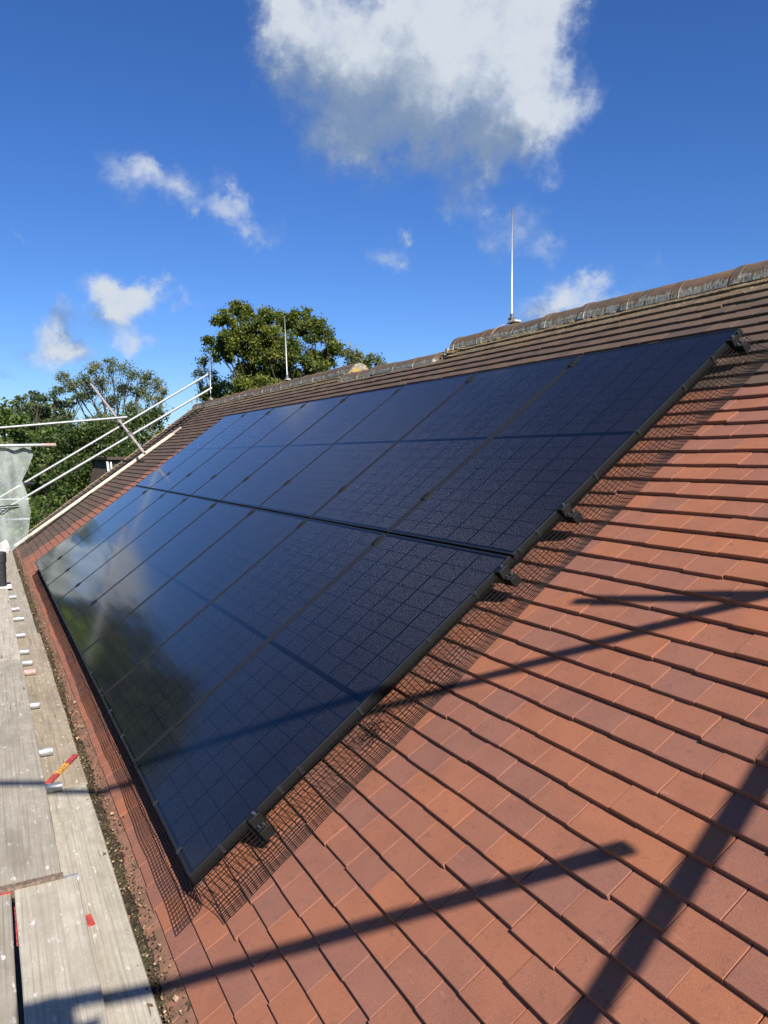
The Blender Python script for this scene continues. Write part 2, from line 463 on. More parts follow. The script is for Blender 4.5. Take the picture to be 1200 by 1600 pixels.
def mat_board(name, a, b, dark):
    k = Mat(name, .9, spec=.2); p = k.pos(); t = k.tint()
    grain = k.noise(k.mapped(p, (1.6, 95, 95)), 1, 5, .6, .3)
    rib = k.noise(k.mapped(p, (.5, 210, 60)), 1, 2, .5)
    blot = k.noise(k.mapped(p, (7, 12, 12)), 1, 8, .72)
    c = k.mix(k.rng(blot, .3, .7), a, b)
    c = k.mix(k.math('MULTIPLY', t, .6), c, dark)
    c = k.mix(k.rng(grain, .45, .70, 0, .55), c, dark)
    c = k.mix(k.rng(rib, .5, .65, 0, .28), c, dark)
    c = k.mix(k.rng(k.noise(k.mapped(p, (16, 40, 40)), 1, 4, .6), .60, .74, 0, .85), c, (.66, .63, .57))
    c = k.mix(k.rng(k.noise(k.mapped(p, (2.2, 28, 28)), 1, 3, .5), .68, .72, 0, .8), c, (.10, .085, .065))
    c = k.mix(k.rng(k.noise(p, 90, 3, .6), .66, .74, 0, .7), c, (.24, .21, .17))
    c = k.mix(k.rng(k.noise(k.mapped(p, (3, 5, 5)), 1, 5, .7), .58, .75, 0, .55), c, (.20, .175, .14))
    c = k.mix(k.rng(k.noise(k.mapped(p, (1.1, 4, 4)), 1, 4, .6), .50, .72, 0, .6), c, dark)
    c = k.mix(k.rng(k.noise(p, 300, 3, .7), .55, .75, 0, .4), c, (.16, .14, .11))
    k.col(c); k.bump(k.math('ADD', k.math('ADD', grain, rib), blot), .55, .004)
    return k.m


def mat_galv():
    k = Mat('galvanised_tube', .42, .55); p = k.pos()
    n = k.noise(p, 30, 5, .65); n2 = k.noise(k.mapped(p, (3, 3, 3)), 1, 4, .6)
    c = k.mix(k.rng(n, .3, .7), (.27, .275, .28), (.42, .425, .425))
    c = k.mix(k.rng(n2, .58, .72, 0, .6), c, (.30, .26, .22))
    k.col(c); k.rough(k.rng(n, .2, .8, .4, .65)); k.bump(n, .15, .002)
    return k.m


def mat_leaf(name, stops, transl=.35):
    k = Mat(name, .55, spec=.35); t = k.tint()
    c = k.ramp(t, stops)
    k.col(c)
    tr = k.n('ShaderNodeBsdfTranslucent'); k.t.links.new(k.mix(1.0, c, (1.5, 1.6, .7), 'MULTIPLY'), tr.inputs['Color'])
    ms = k.n('ShaderNodeMixShader'); ms.inputs[0].default_value = transl
    k.t.links.new(k.b.outputs[0], ms.inputs[1]); k.t.links.new(tr.outputs[0], ms.inputs[2])
    k.t.links.new(ms.outputs[0], k.o.inputs['Surface'])
    return k.m


def mat_bark():
    k = Mat('bark', .95, spec=.1); p = k.pos()
    n = k.noise(k.mapped(p, (6, 6, 1.5)), 1.5, 5, .6)
    k.col(k.mix(k.rng(n, .3, .7), (.035, .029, .022), (.085, .070, .054))); k.bump(n, .7, .03)
    return k.m


def mat_net():
    k = Mat('debris_netting', .7, spec=.2); o = k.coord('Object')
    x, y, z = k.sep(o)
    g1 = k.math('LESS_THAN', k.math('FRACT', k.math('MULTIPLY', y, 90)), .30)
    g2 = k.math('LESS_THAN', k.math('FRACT', k.math('MULTIPLY', z, 90)), .30)
    grid = k.math('MAXIMUM', g1, g2)
    n = k.noise(o, 2.6, 4, .6)
    k.col(k.mix(n, (.50, .56, .53), (.58, .63, .60)))
    thick = k.rng(k.noise(k.mapped(o, (1, 3, 1.2)), 1.6, 3, .6), .30, .85, .10, .32)
    k.put(k.b.inputs['Alpha'], k.math('ADD', k.math('MULTIPLY', grid, .38), thick, clamp=True))
    return k.m


def mat_brick():
    k = Mat('wall_brick', .9, spec=.2)
    n = k.n('ShaderNodeTexBrick'); k.put(n.inputs['Vector'], k.mapped(k.pos(), (1, 1, 1), rot=(R(90), 0, 0)))
    n.inputs['Scale'].default_value = 1.0; n.inputs['Brick Width'].default_value = .225; n.inputs['Row Height'].default_value = .075
    n.inputs['Mortar Size'].default_value = .008
    n.inputs['Color1'].default_value = (.24, .10, .07, 1); n.inputs['Color2'].default_value = (.17, .075, .055, 1); n.inputs['Mortar'].default_value = (.33, .30, .26, 1)
    k.col(n.outputs['Color'])
    return k.m


def mat_grass():
    k = Mat('lawn', .95, spec=.1); p = k.pos()
    n = k.noise(p, .6, 6, .65); n2 = k.noise(p, 9, 4, .7)
    c = k.mix(k.rng(n, .3, .7), (.030, .060, .014), (.070, .105, .028))
    k.col(k.mix(k.rng(n2, .4, .7, 0, .5), c, (.045, .070, .020))); k.bump(n2, .6, .05)
    return k.m


def mat_tube_red():
    k = Mat('red_painted_steel', .6); p = k.pos(); n = k.noise(p, 40, 4, .6)
    k.col(k.mix(k.rng(n, .4, .65), (.32, .19, .165), (.38, .34, .32))); return k.m


RED_TILE = mat_red_tile(); BROWN_TILE = mat_brown_tile(); RIDGE = mat_ridge(); MORTAR = mat_mortar(); EAVE = mat_eave()
GLASS = mat_glass(); GALV = mat_galv(); BARK = mat_bark(); NET = mat_net(); BRICK = mat_brick(); GRASS = mat_grass(); REDSTEEL = mat_tube_red()
BLACKMETAL = plain('black_anodised_frame', (.010, .010, .0102), .38, 0.0, .2, 30, spec=.4)
RAILMETAL = plain('black_rail', (.007, .007, .0072), .55, 0.0, .2, 40, spec=.25)
WIRE = plain('black_coated_wire', (.006, .006, .006), .6, 0, .1, 20, spec=.12)
BOLT = plain('bright_bolt', (.62, .62, .62), .28, 1.0, .05, 30)
BOARD_PALE = mat_board('pale_scaffold_board', (.355, .315, .250), (.470, .425, .345), (.20, .17, .125))
BOARD_DULL = mat_board('dull_scaffold_board', (.30, .265, .21), (.39, .35, .285), (.165, .142, .108))
BOARD_BROWN = mat_board('brown_scaffold_board', (.29, .235, .165), (.38, .32, .235), (.17, .135, .095))
BLACKPLASTIC = plain('black_plastic_pipe', (.022, .023, .025), .38, 0, .25, 25)
WHITEROD = plain('pale_alloy_rod', (.72, .72, .71), .4, .3, .06, 40)
COPPER = plain('dull_copper_tape', (.50, .31, .22), .55, .3, .2, 40)
PVCW = plain('white_pvc', (.75, .75, .73), .4, 0, .05, 10)
GUTTER = plain('dark_gutter', (.05, .045, .04), .5, 0, .2, 20)
PADM = plain('pale_mortar', (.42, .40, .36), .9, 0, .2, 40)
RUST = plain('rusty_hoop_iron', (.150, .105, .075), .8, 0, .4, 60)
DECK = plain('roof_underlay', (.030, .027, .025), .9, 0, .2, 12)
TWINE = plain('orange_twine', (.30, .15, .08), .8, 0, .3, 60)
REDPAINT = plain('red_paint', (.36, .050, .042), .7, 0, .5, 70)
YELPAINT = plain('yellow_paint', (.55, .27, .05), .7, 0, .5, 70)
WALLBROWN = plain('brown_tile_hanging', (.095, .062, .045), .9, 0, .3, 6)
GREYBLOCK = plain('grey_steel_coupler', (.16, .15, .14), .5, .6, .3, 40)
SOIL = Mat('leaf_mould', .95, spec=.1)
_n = SOIL.noise(SOIL.pos(), 60, 6, .7); _n2 = SOIL.noise(SOIL.pos(), 14, 4, .6)
SOIL.col(SOIL.mix(SOIL.rng(_n2, .45, .62), SOIL.mix(_n, (.018, .014, .010), (.085, .062, .042)), SOIL.mix(_n, (.03, .032, .012), (.12, .105, .05))))
SOIL.bump(_n, 1.0, .012); SOIL = SOIL.m
DEADLEAF = mat_leaf('dead_leaf', [(0, (.05, .032, .02)), (.35, (.12, .075, .04)), (.65, (.24, .16, .09)), (.88, (.40, .31, .20)), (1, (.42, .20, .06))], .15)
OAKLEAF = mat_leaf('oak_leaf', [(0, (0.0319, 0.056, 0.0138)), (0.4, (0.0871, 0.1152, 0.0216)), (0.75, (0.167, 0.1791, 0.0307)), (1, (0.2684, 0.2413, 0.0462))])
OPENLEAF = mat_leaf('pale_leaf', [(0, (0.0756, 0.1003, 0.0412)), (0.5, (0.1436, 0.1618, 0.0665)), (0.85, (0.2117, 0.2103, 0.095)), (1, (0.2873, 0.2264, 0.0871))])
GREYLEAF = mat_leaf('grey_green_leaf', [(0, (0.039, 0.063, 0.0286)), (0.5, (0.0806, 0.112, 0.0546)), (1, (0.143, 0.168, 0.091))])
PINELEAF = mat_leaf('pine_needles', [(0, (0.0396, 0.0653, 0.0324)), (0.5, (0.0792, 0.1152, 0.054)), (1, (0.153, 0.1766, 0.081))])
IVYLEAF = mat_leaf('ivy_leaf', [(0, (0.0202, 0.0444, 0.0123)), (0.5, (0.0571, 0.092, 0.0216)), (1, (0.1428, 0.1666, 0.0462))])
BRIGHTLEAF = mat_leaf('bright_leaf', [(0, (0.0405, 0.0774, 0.016)), (0.5, (0.0855, 0.1365, 0.028)), (1, (0.1575, 0.1957, 0.05))])
LIMESTANDIN = mat_leaf('lime_standin', [(0, (0.156, 0.247, 0.02)), (0.5, (0.286, 0.39, 0.03)), (1, (0.442, 0.5, 0.05))])

# ================================================================ ground
gb = MB(); gb.add([(-1500, -1500, -5.2), (1500, -1500, -5.2), (1500, 1500, -5.2), (-1500, 1500, -5.2)], [(0, 1, 2, 3)])
tag(gb.build('ground', GRASS), 'grassy ground around the house far below the eaves', 'ground', kind='structure')

gb = MB(); gb.box((-4, -1.1, -5.17), (26, 2.7, .052)); tag(gb.build('strip', plain('gap_shade_grey', (.045, .043, .040), .9, 0, .3, 3)), 'added dark path along the foot of the house wall', 'strip', kind='structure')  # dark ground strip added so the gap between the boards looks shaded

# ================================================================ the house and its roof
GAUGE, TW, V0 = .1015, .1675, -.195
W_TOP = -.13
U_NEAR, U_FAR = -4.0, 14.58
RA_Y, RA_Z, RA_R = 3.666, 2.507, .13       # ridge of the two high stretches
RB_Y, RB_Z, RB_R = 3.487, 2.380, .11       # ridge of the low stretch between them
U_A, U_C = 3.93, 6.22                      # where the low stretch begins and ends

house = empty('house', (0, 0, -5.2))
tag(house, 'house with a long red and brown clay tiled roof carrying the solar panels', 'house')
HB = Vector((0, 0, 5.2))


def hpart(mb, name, mat, parent=None, **kw):
    o = mb.build(name, mat, parent or house, **kw)
    if parent is None: o.location = HB
    return o


# walls (front, back and the two gables) with openings built as separate window parts
wb = MB()
for y0, y1 in ((.22, .47), (6.85, 7.10)):
    wb.box((-5.3, (y0 + y1) / 2, -2.75), (18.2, y1 - y0, 4.9))
for x in (3.68, -14.28):
    prof = [(.48, -5.2), (6.84, -5.2), (6.84, .06), (3.66, 2.36), (.48, .06)]
    V = [(x - .12, y, z) for y, z in prof] + [(x + .12, y, z) for y, z in prof]
    wb.add(V, [(0, 1, 2, 3, 4), (9, 8, 7, 6, 5)] + [(i, i + 5, (i + 1) % 5 + 5, (i + 1) % 5) for i in range(5)])
hpart(wb, 'wall', BRICK)
fb = MB(); fb.box((-5.3, -.045, -.42), (18.5, .025, .20)); hpart(fb, 'fascia', PVCW)
fb = MB(); fb.box((-5.3, .09, -.53), (18.5, .24, .012)); hpart(fb, 'soffit', PVCW)
gt = MB()
ng = 10
for i in range(ng):
    a0, a1 = math.pi + math.pi * i / ng, math.pi + math.pi * (i + 1) / ng
    for rr, flip in ((.058, 0), (.054, 1)):
        V = [(x, -.135 + rr * math.cos(a), -.315 + rr * math.sin(a)) for x in (3.9, -14.6) for a in (a0, a1)]
        gt.add(V, [(0, 1, 3, 2)] if flip else [(0, 2, 3, 1)])
hpart(gt, 'gutter', GUTTER)

# roof deck, in roof coordinates (x = -u, y = v, z = w)
roof = None
rb = MB()


def vtop(Y, w=-.17): return (Y + w * ST) / CT


for u0, u1, Y in ((U_NEAR, U_A, RA_Y), (U_A, U_C, RB_Y), (U_C, U_FAR, RA_Y)):
    v1 = vtop(Y)
    rb.box((-(u0 + u1) / 2, (v1 - .25) / 2, -.185), (u1 - u0, v1 + .25, .03))
roof = rb.build('roof', DECK, house, loc=HB, rot=(PITCH, 0, 0))
# rear slope: a plain tiled sheet with stepped courses
bs = MB()
for u0, u1, Y, Z in ((U_NEAR, U_A, RA_Y, RA_Z), (U_A, U_C, RB_Y, RB_Z), (U_C, U_FAR, RA_Y, RA_Z)):
    n = 44
    for k in range(n):
        s0, s1 = .02 + k * .1015, .02 + (k + 1) * .1015
        V = [(-u, Y + s * CT, Z + .075 - s * ST + dz) for (s, dz) in ((s0, -.012), (s1, 0.0), (s1, -.014)) for u in (u0, u1)]
        bs.add(V, [(0, 2, 3, 1), (2, 4, 5, 3)], rng.random())
hpart(bs, 'rear_slope', BROWN_TILE)

TILT = math.atan(.0162 / GAUGE)


def tile_shape(length=.128, wdt=.1652, th=.0150, ch=.0015):
    """one plain tile: tail at y = 0, top surface of the tail at z = 0"""
    x, y0, y1 = wdt / 2, 0.0, length
    V = [(-x, y0, -th), (x, y0, -th), (x, y1, -th), (-x, y1, -th),
         (-x, y0, -ch), (x, y0, -ch), (x, y1, -ch), (-x, y1, -ch),
         (-x + ch, y0 + ch, 0), (x - ch, y0 + ch, 0), (x - ch, y1, 0), (-x + ch, y1, 0)]
    F = [(0, 3, 2, 1), (0, 1, 5, 4), (1, 2, 6, 5), (2, 3, 7, 6), (3, 0, 4, 7), (4, 5, 9, 8), (5, 6, 10, 9), (7, 4, 8, 11), (8, 9, 10, 11)]
    return [Vector(p) for p in V], F


TV, TF = tile_shape()
tm = MB(); tm.add(TV, TF)
red_mesh = tm.mesh('red_tile', RED_TILE); brown_mesh = tm.mesh('brown_tile', BROWN_TILE)


def cam_px(P):
    d = P - CAM
    z = d.dot(FWD)
    if z < .05: return None
    return (600 + 1208 * d.dot(RGT) / z, 800 + 1208 * d.dot(DWN) / z, z)


tiles = []
for kc in range(0, 45):
    v = V0 + GAUGE * kc
    offs = -1.27 + .0058 if kc % 2 == 0 else -1.27 - .0875
    n0 = math.floor((U_NEAR - offs) / TW)
    n1 = math.ceil((U_FAR - offs) / TW)
    for n in range(n0, n1):
        u = offs + (n + .5) * TW
        if u - TW / 2 < U_NEAR - .1 or u > U_FAR + .02: continue
        if U_A - .05 < u < U_C + .05 and kc > 42: continue
        red_edge = 11.45 - (v + .285) / 3.34 * 1.08
        red = kc < 33 and u < red_edge
        du = rng.normal(0, .0007)
        dv = rng.normal(0, .0016) + (rng.normal(0, .005) if rng.random() < .12 else 0)
        dw = abs(rng.normal(0, .0009)) + (.002 if rng.random() < .08 else 0)
        tw = rng.normal(0, .006)
        # a few tiles sit slightly crooked
        yaw = rng.normal(0, .003)
        P = p2w(u, v + .05, W_TOP)
        q = cam_px(P)
        show = q is not None and -30 < q[0] < 1230 and -30 < q[1] < 1630 and not (.12 < u < 9.2 and .03 < v < 3.38) 
        # hidden behind the raised array
        if show and u >= 9.2 and u < 10.0 and .2 < v < 3.3: show = False
        tiles.append((u + du, v + dv, W_TOP + dw, tw, yaw, red, show, q[2] if q else 99, rng.random()))


def tile_matrix(t):
    return Matrix.Translation((-t[0], t[1], t[2])) @ Euler((-TILT, t[3], t[4])).to_matrix().to_4x4()


for red, nm, me, mt in ((True, 'red_tile', red_mesh, RED_TILE), (False, 'brown_tile', brown_mesh, BROWN_TILE)):
    own = sorted([t for t in tiles if t[5] == red and t[6]], key=lambda t: t[7])
    pick = set(id(t) for t in own[:299])
    rest = MB()
    for t in tiles:
        if t[5] != red: continue
        M4 = tile_matrix(t)
        if id(t) in pick:
            o = bpy.data.objects.new(nm, me); COL.objects.link(o); o.parent = roof
            o.matrix_basis = M4; o['tint'] = float(t[8])
        else:
            rest.add([M4 @ p for p in TV], TF, max(t[8], 1e-3))
    o = rest.build('red_tile_field' if red else 'brown_tile_field', mt, roof)
    o['kind'] = 'stuff'

# the silted under-eaves course: short tiles lying a little lower
nE = 0
mE = MB(); EV, EF = tile_shape(.12, .1660, .012, .002); mE.add(EV, EF)
eave_mesh = mE.mesh('eaves_tile', EAVE)
u = U_NEAR + .1
while u < U_FAR:
    o = bpy.data.objects.new('eaves_tile', eave_mesh); COL.objects.link(o); o.parent = roof
    o.matrix_basis = Matrix.Translation((-u, -.272 + rng.normal(0, .004), -.1395 + rng.normal(0, .001))) @ Euler((-.05, 0, 0)).to_matrix().to_4x4()
    u += .167

# ridge tiles: half-round, world-aligned, children of the roof
def ridge_mesh(r, L, collar):
    b = MB(); n = 12
    prof = []
    sec = [(0, 1.0), (L * .86, 1.0)] + ([(L * .865, 1.045), (L, 1.045)] if collar else [(L, 1.0)])
    for x, s in sec:
        for i in range(n + 1):
            a = math.pi * i / n
            prof.append((-x, math.cos(a) * r * s, math.sin(a) * r * s))
    F = []
    for j in range(len(sec) - 1):
        for i in range(n):
            F.append((j * (n + 1) + i, (j + 1) * (n + 1) + i, (j + 1) * (n + 1) + i + 1, j * (n + 1) + i + 1))
    b.add(prof, F)
    k = (len(sec) - 1) * (n + 1)
    b.add(prof[:n + 1], [tuple(range(n + 1))]); b.add(prof[k:k + n + 1], [tuple(reversed(range(n + 1)))])
    return b.mesh('ridge_tile', RIDGE, smooth=False)


rmA = ridge_mesh(RA_R, .44, True); rmB = ridge_mesh(RB_R, .44, True)
roof_inv = Matrix.Translation(HB) @ Matrix.Rotation(PITCH, 4, 'X')
for (x0, x1, Y, Z, me, r) in ((3.9, -U_A + .02, RA_Y, RA_Z, rmA, RA_R), (-U_A - .06, -U_C - .02, RB_Y, RB_Z, rmB, RB_R), (-U_C - .03, -U_FAR - .02, RA_Y, RA_Z, rmA, RA_R)):
    n = max(1, round((x0 - x1) / .45)); L = (x0 - x1) / n
    for i in range(n):
        o = bpy.data.objects.new('ridge_tile', me); COL.objects.link(o); o.parent = roof
        W = Matrix.Translation((x0 - i * L, Y + rng.normal(0, .003), Z - .008 + rng.normal(0, .004))) @ Euler((rng.normal(0, .02), rng.normal(0, .008), rng.normal(0, .006))).to_matrix().to_4x4() @ Matrix.Scale((L - .004) / .44, 4, (1, 0, 0))
        o.matrix_basis = Matrix.Rotation(-PITCH, 4, 'X') @ W
        o['tint'] = float(rng.random())
# mortar: joints between ridge tiles, the plugs in the open ridge ends, the bed and the verge
mb = MB()


def lump(c, s, tint=0):
    n = 7
    V = []; F = []
    for j in range(5):
        ph = math.pi * j / 4
        for i in range(n):
            a = 2 * math.pi * i / n
            k = 1 + rng.normal(0, .12)
            V.append((c[0] + s[0] * math.sin(ph) * math.cos(a) * k, c[1] + s[1] * math.sin(ph) * math.sin(a) * k, c[2] + s[2] * math.cos(ph) * k))
    for j in range(4):
        for i in range(n):
            F.append((j * n + i, (j + 1) * n + i, (j + 1) * n + (i + 1) % n, j * n + (i + 1) % n))
    mb.add(V, F, tint)


for x0, x1, Y, Z, r in ((3.9, -U_A, RA_Y, RA_Z, RA_R), (-U_A - .06, -U_C, RB_Y, RB_Z, RB_R), (-U_C, -U_FAR, RA_Y, RA_Z, RA_R)):
    n = max(1, round((x0 - x1) / .45)); L = (x0 - x1) / n
    x = x0
    while x > x1:                                    # bed along the front edge
        lump((x, Y - r + .012 + rng.normal(0, .003), Z - .012), (.05, .014, .012 + abs(rng.normal(0, .004)))); x -= .065
# plug that shows in the near end of the far stretch, over the low one
for x, Y, Z, r, s in ((-U_C - .015, RA_Y, RA_Z, RA_R * .97, 1), (-U_A - .005, RA_Y, RA_Z, RA_R * .97, -1), (-U_FAR - .02, RA_Y, RA_Z, RA_R * .95, -1)):
    n = 16; V = [(x, Y, Z - .02)]; 
    ringv = [(x, Y + math.cos(a) * r, Z - .05 + (math.sin(a) * r + .045 if math.sin(a) > 0 else math.sin(a) * r * .5)) for a in np.linspace(0, 2 * math.pi, n, endpoint=False)]
    V = [(x + s * .022, Y, Z + .03)] + ringv
    mb.add(V, [(0, 1 + i, 1 + (i + 1) % n) for i in range(n)])
# exposed lichen-covered mortar where the high stretch of ridge stops
for i in range(26):
    q = p2w(U_A + rng.uniform(-.25, .5), rng.uniform(4.17, 4.33), -.135)
    lump(q, (rng.uniform(.03, .08), .022, .010))
for i in range(10):
    q = p2w(U_C + rng.uniform(-.12, .25), rng.uniform(4.20, 4.36), -.135)
    lump(q, (rng.uniform(.03, .07), .022, .012))
# step walls between the stretches
for ux in (U_A - .01, U_C + .01):
    mb.box((-ux, RA_Y - .06, RA_Z - .06), (.03, .22, .13))
v = -.2
while v < 4.3:
    q = p2w(U_FAR + .015, v, -.136); lump(q, (.022 + abs(rng.normal(0, .004)), .030, .016)); v += .045
mo = hpart(mb, 'mortar', MORTAR)

# dirt, moss and leaves in the gutter: nobody could count them
db = MB()
nx, ny = 620, 7
V = []
for i in range(nx):
    x = 2.6 - 17.2 * (i / (nx - 1)) ** 1.25
    wob = .022 * math.sin(x * 5.1) + .014 * math.sin(x * 13.7 + 1) + rng.normal(0, .006)
    dip = .05 * max(0, math.sin(x * 1.9 + .6)) ** 3
    for j in range(ny):
        t = j / (ny - 1)
        y = -.185 + t * (.105 + wob)
        z = -.285 + .022 * math.sin(math.pi * min(1, t * 1.15)) - dip * (1 - t) * 1.2 + t * .008 + rng.normal(0, .005) * (1 if t < 1 else .3)
        if j == ny - 1: z = -.263 + .62 * .0 - .004
        V.append((x, y, z))
F = [(i * ny + j, (i + 1) * ny + j, (i + 1) * ny + j + 1, i * ny + j + 1) for i in range(nx - 1) for j in range(ny - 1)]
db.add(V, F)
tag(db.build('gutter_moss', SOIL), 'dark moss and silt filling the gutter along the eaves', 'moss', kind='stuff')
lb = MB()


def leaf_quad(c, s, tint, up=.6):
    d = Vector((rng.normal(), rng.normal(), 0)).normalized()
    nrm_ = Vector((rng.normal(0, up), rng.normal(0, up), 1)).normalized()
    a = (d - nrm_ * d.dot(nrm_)).normalized(); b = nrm_.cross(a)
    c = Vector(c); w_ = s * rng.uniform(.32, .55)
    h = nrm_ * s * rng.uniform(.0, .22)
    lb.add([c - a * s * .5 + h, c + b * w_, c + a * s * .5 + h, c - b * w_], [(0, 1, 3), (1, 2, 3)], tint)


for i in range(4600):
    x = 2.2 - 16.5 * rng.random() ** 1.5
    y = rng.normal(-.142, .030); y = min(max(y, -.185), -.085)
    z = -.262 + (y + .13) * .05 + rng.uniform(-.008, .014)
    if y > -.12: z = -.262 + (y + .133) * .70 + .006
    leaf_quad((x, y, z), rng.uniform(.005, .014) if rng.random() < .96 else rng.uniform(.016, .030), max(.001, min(1, rng.beta(2, 1.6))))
for i in range(1500):                                  # grassy moss tufts
    x = 2.2 - 16.5 * rng.random() ** 1.5; y = rng.normal(-.125, .02)
    leaf_quad((x, y, -.262 + max(0, y + .133) * .7 + rng.uniform(0, .015)), rng.uniform(.008, .018), .08 + .2 * rng.random(), 1.2)
tag(lb.build('fallen_leaves', DEADLEAF), 'tan dead leaves and bits scattered over the moss in the gutter', 'leaves', kind='stuff')

# ================================================================ solar panels, two rows of eight
PW, PH, FD, LIP = 1.134, 1.731, .030, .010
fr = MB()
for sx in (-1, 1):
    fr.box((sx * (PW / 2 - LIP / 2), PH / 2, -FD / 2), (LIP, PH, FD))
for y in (LIP / 2, PH - LIP / 2):
    fr.box((0, y, -FD / 2 - .0001), (PW - 2 * LIP - .0004, LIP, FD))
for sx in (-1, 1):
    fr.box((sx * (PW / 2 - LIP - .0102), PH / 2, -FD + .001), (.020, PH - .03, .002))
frame_mesh = fr.mesh('frame', BLACKMETAL, bevel=.0012)
lm = MB(); lm.box((0, PH / 2, -.0042), (PW - 2 * LIP + .004, PH - 2 * LIP + .004, .005)); lam_mesh = lm.mesh('laminate', GLASS)
jb = MB(); jb.box((0, PH / 2, -.016), (.10, .06, .018)); jb_mesh = jb.mesh('junction_box', BLACKPLASTIC)
ORD = ['nearest the camera', 'second from the near end', 'third from the near end', 'fourth from the near end', 'fifth from the near end',
       'sixth from the near end', 'second from the far end', 'at the far end']
for row in range(2):
    for k in range(8):
        root = empty('solar_panel', p2w(.01 + PW / 2 + 1.154 * k, row * 1.745, 0) , (PITCH + rng.normal(0, .0007), rng.normal(0, .0007), 0))
        for nm, me in (('frame', frame_mesh), ('laminate', lam_mesh), ('junction_box', jb_mesh)):
            o = bpy.data.objects.new(nm, me); COL.objects.link(o); o.parent = root
        rown = 'lower row by the gutter' if row == 0 else 'upper row below the ridge'
        tag(root, f'black solar panel in the {rown}, {ORD[k]}', 'solar panel', 'black solar panels in two rows on the roof')

# rails with end brackets, clamps and hooks
for i, (v, lab) in enumerate(((.29, 'lowest black mounting rail under the bottom panels near the gutter'), (1.655, 'black mounting rail just below the gap between the panel rows'),
                              (2.065, 'black mounting rail just above the gap between the panel rows'), (3.375, 'topmost black mounting rail under the panels by the ridge'))):
    root = empty('mounting_rail', p2w(0, v, -.055), (PITCH, 0, 0))
    tag(root, lab, 'mounting rail', 'mounting rails under the solar panels')
    b = MB(); b.box((-9.232 / 2 + .015, 0, 0), (9.232 + .10, .040, .038)); b.build('rail_body', RAILMETAL, root, bevel=.002)
    b = MB(); b.box((.064, .0, -.003), (.005, .044, .044)); b.build('end_cap', RAILMETAL, root, bevel=.0015)
    b = MB(); b.box((.008, 0, .038), (.034, .050, .044)); b.box((.004, 0, .0565), (.045, .050, .006)); b.box((.030, 0, .020), (.040, .046, .005))
    b.build('end_clamp', RAILMETAL, root, bevel=.0015)
    b = MB(); b.tube([(.008, .008, .0595), (.008, .008, .068)], .0065, 8); b.tube([(.046, .010, .0225), (.046, .010, .030)], .005, 8); b.tube([(.034, -.008, .0225), (.034, -.008, .029)], .004, 8)
    b.build('bolt', BOLT, root)
    cb = MB(); cb.box((0, 0, .0585), (.040, .062, .006)); cb.box((0, 0, .030), (.014, .050, .056)); cb.tube([(0, 0, .0615), (0, 0, .068)], .0065, 8)
    cmesh = cb.mesh('clamp', RAILMETAL, bevel=.0008)
    for k in range(1, 8):
        o = bpy.data.objects.new('clamp', cmesh); COL.objects.link(o); o.parent = root; o.location = (-1.154 * k, rng.normal(0, .01), 0)
    hb = MB(); hb.box((0, 0, -.045), (.03, .05, .055)); hb.box((0, .06, -.0785), (.03, .16, .006)); hm = hb.mesh('roof_hook', GREYBLOCK)
    for k in range(8):
        o = bpy.data.objects.new('roof_hook', hm); COL.objects.link(o); o.parent = root; o.location = (-.45 - 1.154 * k, 0, .008)

# bird-proof mesh: real wires, folded from the panel edge down on to the tiles
def wire_mesh(strip, L, step, wr, mat_of):
    """path(s, t) -> roof coords; s along the edge 0..L, t down the fold 0..1"""
    b = MB()
    nt = 17
    lat = [0, .10, .2, .3, .42, .54, .66, .78, .9, 1.0]
    n = int(L / step)
    for i in range(n + 1):
        s = i * step
        b.tube([mat_of(*strip(s, t)) for t in lat], wr, 4, caps=False)
    m_ = max(2, int(L / .05))
    for j in range(nt + 1):
        t = j / nt
        b.tube([mat_of(*strip(L * i / m_, t)) for i in range(m_ + 1)], wr, 4, caps=False)
    return b


def fold(t, steep=False):
    """outward distance and height below the panel face for 0 <= t <= 1"""
    pts = [(0, .003, -.010), (.15, .004, -.031), (.38, .040, -.075), (.62, .085, -.117), (.75, .113, -.1225), (1.0, .158, -.1235)] if not steep else [(0, .003, -.010), (.14, .004, -.031), (.44, .020, -.112), (.52, .040, -.1222), (1.0, .138, -.1235)]
    for (a, x0, y0), (c, x1, y1) in zip(pts, pts[1:]):
        if t <= c:
            k = (t - a) / (c - a); return x0 + (x1 - x0) * k, y0 + (y1 - y0) * k
    return pts[-1][1:]


def wav(s, q): return math.sin(s * 2.3 + q) * .5 + math.sin(s * 6.1 + 2 * q) * .3 + math.sin(s * 17 + q) * .2


def side_path(s, t):
    d, w = fold(t)
    e = t * t
    k = math.sin(math.pi * t)
    return (-d - .012 * e * wav(s, .3) - .006 * k * wav(s * 3, 1.2), s + .010 * e * wav(s, 1.9), w + .006 * k * wav(s * 2.2, .7) + .002 * e * abs(wav(s * 2, 2)))


def bottom_path(s, t):
    d, w = fold(t, True)
    e = t * t; k = math.sin(math.pi * t)
    return (s - .012 * e * wav(s, .4), -d * 1.08 - .010 * e * wav(s, 1.3) - .006 * k * wav(s * 2.7, .2), w + .007 * k * wav(s * 2, 2.7) + .002 * e * abs(wav(s * 2, 1)))


def rloc(u, v, w): return Vector((-u, v, w))


